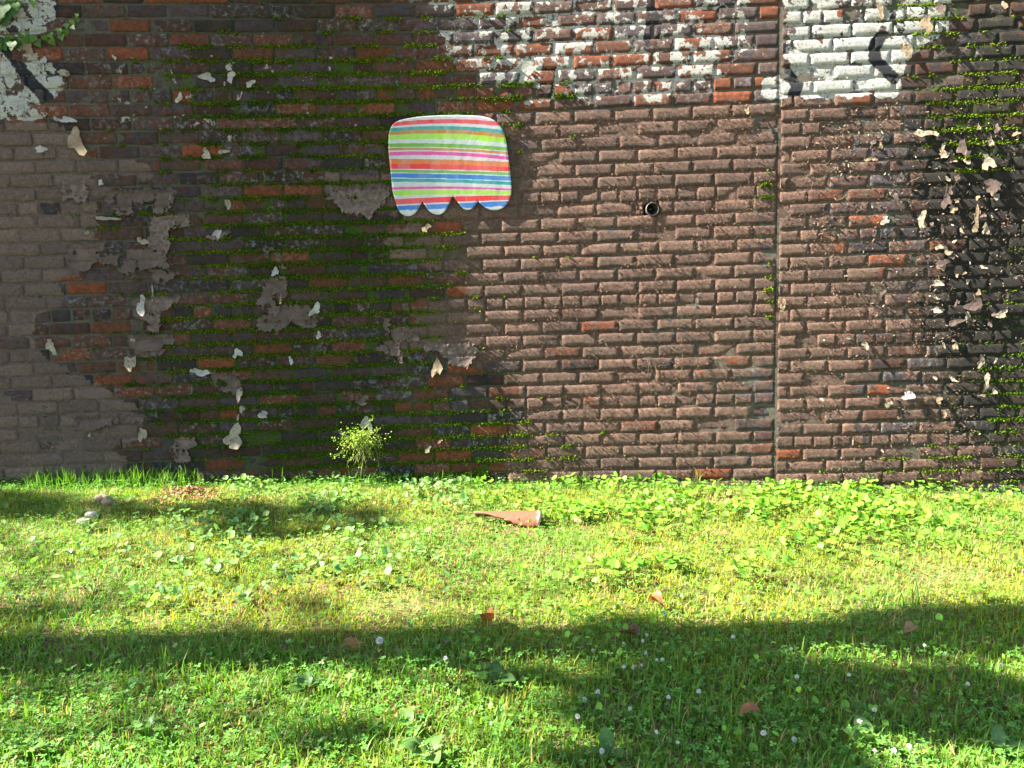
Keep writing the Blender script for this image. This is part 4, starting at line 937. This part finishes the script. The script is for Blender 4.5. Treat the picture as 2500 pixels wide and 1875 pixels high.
def broad_leaf(wd, col, seed):
    r = np.random.default_rng(seed); V, F = [], []; n = 9
    for i in range(n + 1):
        t_ = i / n; w = (.06 if t_ < .12 else wd * math.sin(math.pi * min(1, (t_ - .08) / .92) ** .9) ** .75) * (1 + .06 * r.random()) + .012; z = .30 * math.sin(t_ * 1.9) - .10 * t_ * t_
        for s_ in (-1, -.5, 0, .5, 1): V.append((s_ * w, t_, z + .16 * abs(s_) * w + .02 * math.sin(9 * t_ + 4 * s_)))
    for i in range(n):
        for k in range(4): F.append((i * 5 + k, i * 5 + k + 1, i * 5 + k + 6, i * 5 + k + 5))
    return leaf_mesh('broad_leaf', V, F, M_LEAF, col)
BLM = [broad_leaf(.26, (.070, .150, .040), 1), broad_leaf(.20, (.085, .170, .050), 2), broad_leaf(.30, (.095, .190, .045), 3), broad_leaf(.16, (.115, .185, .070), 4)]
for i_, (a, b, n, L, kinds, lab) in enumerate([
        (750, 1690, 6, .075, (0, 0), 'dark green plantain rosette below the shadow band, a dead leaf tip in it'),
        (1205, 1672, 3, .105, (0, 2), 'broad-leaved weed with one large leaf on the edge of the crown shade'),
        (1040, 1860, 8, .090, (3, 2), 'pale sunlit dandelion rosette with long toothed leaves'),
        (996, 1785, 3, .080, (2, 1), 'sunlit broad-leaved weed with two pale oval leaves'),
        (2112, 1825, 5, .085, (2, 2), 'bright yellow-green broad-leaved weed lit by a sun fleck in the deep shade'),
        (1722, 1768, 5, .060, (0, 0), 'low dark broad-leaved weed beside the broad light-brown dead leaf'),
        (1483, 1858, 5, .085, (0, 2), 'large-leaved plantain in shade with clover flowers around it'),
        (2440, 1848, 6, .090, (1, 0), 'leafy plantain weed in the shade with long arched leaves'),
        (355, 1800, 6, .070, (1, 2), 'sunlit broad-leaved weed in bright grass well away from the wall'),
        (1080, 1590, 4, .065, (0, 0), 'plantain weed with upright oval leaves inside the shadow band'),
        (217, 1298, 5, .075, (2, 1), 'bright green dandelion weed beside the tan stone'),
        (60, 1850, 6, .075, (2, 1), 'sunlit plantain rosette in the bright grass, broad ribbed leaves'),
        (600, 1475, 6, .060, (1, 2), 'small sunlit plantain rosette in dry yellowed grass'),
        (770, 1840, 5, .060, (1, 3), 'sunlit narrow-leaved weed near the dandelion rosette')]):
    g_ = gp(a, b); o0 = tag(empty('broadleaf_weed', tuple(g_)), lab, 'weed', 'broad-leaved weeds in the lawn'); r = np.random.default_rng(70 + i_)
    for q in range(n):
        o = link(bpy.data.objects.new('leaf', BLM[kinds[q % 2]]), o0); s_ = L * r.uniform(.55, .9)
        o.location = (0, 0, .006); o.scale = (s_, s_, s_); o.rotation_euler = (r.uniform(.15, .75), r.uniform(-.25, .25), 2 * math.pi * q / n + r.normal(0, .35))

# tall grass stalks that stand clear of the lawn
for i_, (a, b, h, lab) in enumerate([(2222, 1475, .17, 'tall upright grass tuft beside the patch of bare soil'), (418, 1640, .11, 'tall sunlit grass tuft standing in front of the shadow band'), (410, 1190, .13, 'tall seeding grass tuft at the wall foot beside the brick crumbs'),
                                     (740, 1178, .10, 'tall grass tuft at the wall foot beside the trailing weed'), (70, 1640, .10, 'single tall pale grass tuft at the edge of the shadow band'), (330, 1185, .11, 'grass tuft against the wall foot near the pinkish mortar chunk'),
                                     (1420, 1184, .12, 'wiry grass tuft at the wall foot below the painted bricks'), (1700, 1184, .13, 'arching grass tuft at the wall foot near the vertical joint'), (490, 1185, .12, 'fresh grass tuft at the wall foot behind the brick crumbs')]):
    g_ = gp(a, b); r = np.random.default_rng(i_); ps = []
    g_[1] = min(g_[1], bow(g_[0]) - .03); g_[2] = gz(g_[0], g_[1])
    for bend in (.15, .4, .75):
        n = 5; hh = h * r.uniform(.55, 1.0, n); M = rotz(r.random(n) * 6.28) @ rotx(r.normal(0, .2, n)) * np.stack([np.full(n, .0045), hh, hh], 1)[:, None, :]
        ps.append(scatter(*blade_template(bend, 4), M, g_[None] + np.stack([r.normal(0, .015, n), -abs(r.normal(0, .012, n)), np.full(n, -.004)], 1), tint(np.array([.10, .17, .03]), n)))
    V, F, C = merge(ps); tag(mesh_np('grass_tuft', V, F, M_GRASS, False, {'tint': C}, None, g_), lab, 'grass tuft', 'tall grass tufts')

# ------------------------------------------------------------------ trees out to the left whose shade falls on the lawn
M_BARK = simple('bark', (.10, .075, .055), .9, .4, 25, .01)
def shade_tree(name, label, base_xy, regions, tr, seed, n_per, leaf, trunk_r, extra):
    """crown leaves stand on the sun's way to the shaded places; regions: photo-pixel polygons with a density"""
    r = np.random.default_rng(seed); P = []
    for poly, dn, cl in regions:
        xs_, ys_ = [q[0] for q in poly], [q[1] for q in poly]; got = 0; want = int(n_per * dn)
        cand = np.stack([r.uniform(min(xs_), max(xs_), want * 8), r.uniform(min(ys_), max(ys_), want * 8)], 1); cand = cand[inside(poly, cand[:, 0], cand[:, 1])]
        for a, b in cand:
            if got >= want: break
            g_ = gp(a, b)
            if fbm(np.array([g_[0] * cl]), np.array([g_[1] * cl]), seed + 5)[0] < .36 + .12 * r.random(): continue
            P.append(g_ + TO_SUN * r.uniform(*tr)); got += 1
    P = np.array(P)
    for c_, rad, m in extra: P = np.concatenate([P, np.array(c_) + r.normal(0, 1, (m, 3)) * np.array(rad)])
    n = len(P); lo = P[:, 2].min(); cen = P.mean(0)
    bz = float(gz(base_xy[0], base_xy[1])); root = tag(empty(name, (base_xy[0], base_xy[1], bz)), label, 'tree'); ro = np.array(root.location)
    M = rotz(r.random(n) * 6.28) @ rotx(r.normal(.3, .5, n)) * (leaf * (.7 + .6 * r.random(n)))[:, None, None]
    V, F, C = scatter(np.array([(0, -.5, 0), (.32, -.1, .05), (.25, .3, .04), (0, .6, -.06), (-.25, .3, .04), (-.32, -.1, .05)]), np.array([(0, 1, 2, 3), (0, 3, 4, 5)]), M, P, tint(np.array([.05, .10, .022]), n))
    o = mesh_np('crown', V, F, M_LEAF, False, {'tint': C}, None, ro); o.parent = root; o.location = (0, 0, 0)
    top = np.array([base_xy[0] + .1, base_xy[1] + .01, cen[2] + .4]); b0 = np.array([base_xy[0], base_xy[1], bz - .05])
    pts = [b0 + (top - b0) * q + np.array([0, .02 * math.sin(5 * q), 0]) for q in np.linspace(0, 1, 10)]
    V, F = tube(pts, [trunk_r * (1.35 - .45 * q) for q in np.linspace(0, 1, 10)], 12); o = mesh_np('trunk', V, F, M_BARK, True, None, None, ro); o.parent = root; o.location = (0, 0, 0)
    for q in range(14):
        s0 = np.array(pts[r.integers(6, 10)]); e0 = P[r.integers(n)]; md = (s0 + e0) / 2 + r.normal(0, .12, 3)
        V, F = tube([s0, md, e0], [trunk_r * .3, trunk_r * .2, trunk_r * .08], 6); o = mesh_np('branch', V, F, M_BARK, True, None, None, ro); o.parent = root; o.location = (0, 0, 0)
    return root
SH_A = VP((1040, 1352), (1200, 1345), (1600, 1325), (1800, 1318), (1850, 1345), (1720, 1390), (1640, 1460), (1660, 1540), (1860, 1590), (1900, 1700), (1300, 1700), (1230, 1640), (1180, 1560), (1100, 1500), (1060, 1440), (1160, 1440), (1260, 1440), (1290, 1400), (1060, 1385))
SH_B = VP((1850, 1325), (2300, 1310), (2300, 1410), (2150, 1390), (1980, 1420), (1880, 1400))
SH_C = VP((1640, 1440), (1900, 1460), (2060, 1450), (2300, 1500), (2300, 1640), (2080, 1610), (1880, 1560), (1700, 1560))
SH_D = VP((1400, 1440), (1650, 1400), (1700, 1560), (1420, 1620), (1240, 1560), (1290, 1470))
SH_E = VP((700, 1560), (900, 1580), (860, 1640), (640, 1620))
G0 = gp(0 * K, 1425 * K); tx = -5.75
ty = G0[1] - (G0[0] - tx) * math.tan(SUN_AZ) + .0
shade_tree('shade_tree', 'leafy young tree standing in the lawn whose trunk and crown shade the grass', (tx, ty),
           [(SH_A, 1.5, 3.2), (SH_B, .6, 3.0), (SH_C, .9, 3.0), (SH_D, .6, 4.0), (SH_E, .025, 4.0)], (7.2, 9.6), 12, 900, .10, .125,
           [((-4.6, -4.2, 6.2), (.7, .5, .6), 500), ((-4.2, -3.4, 7.0), (.5, .4, .4), 300)])
SH_L1 = VP((-60, 1062), (165, 1068), (150, 1105), (-60, 1122)); SH_L2 = VP((160, 1078), (700, 1092), (725, 1145), (620, 1172), (350, 1148), (180, 1140)); SH_L3 = VP((740, 1100), (870, 1105), (880, 1138), (770, 1148))
SH_L4 = VP((1450, 1070), (1620, 1060), (1640, 1090), (1480, 1100))
g1 = gp(350 * K, 1115 * K) + TO_SUN * 15.0
shade_tree('shade_tree', 'taller tree farther along the wall whose top dapples the grass by the wall foot', (g1[0] - .4, g1[1] + .0),
           [(SH_L1, .9, 3.0), (SH_L2, 1.1, 3.0), (SH_L3, .35, 3.0)], (13.5, 17.0), 40, 160, .12, .07, [((g1[0] - .8, g1[1] - 1.6, g1[2] + .3), (.7, .4, .8), 600)])
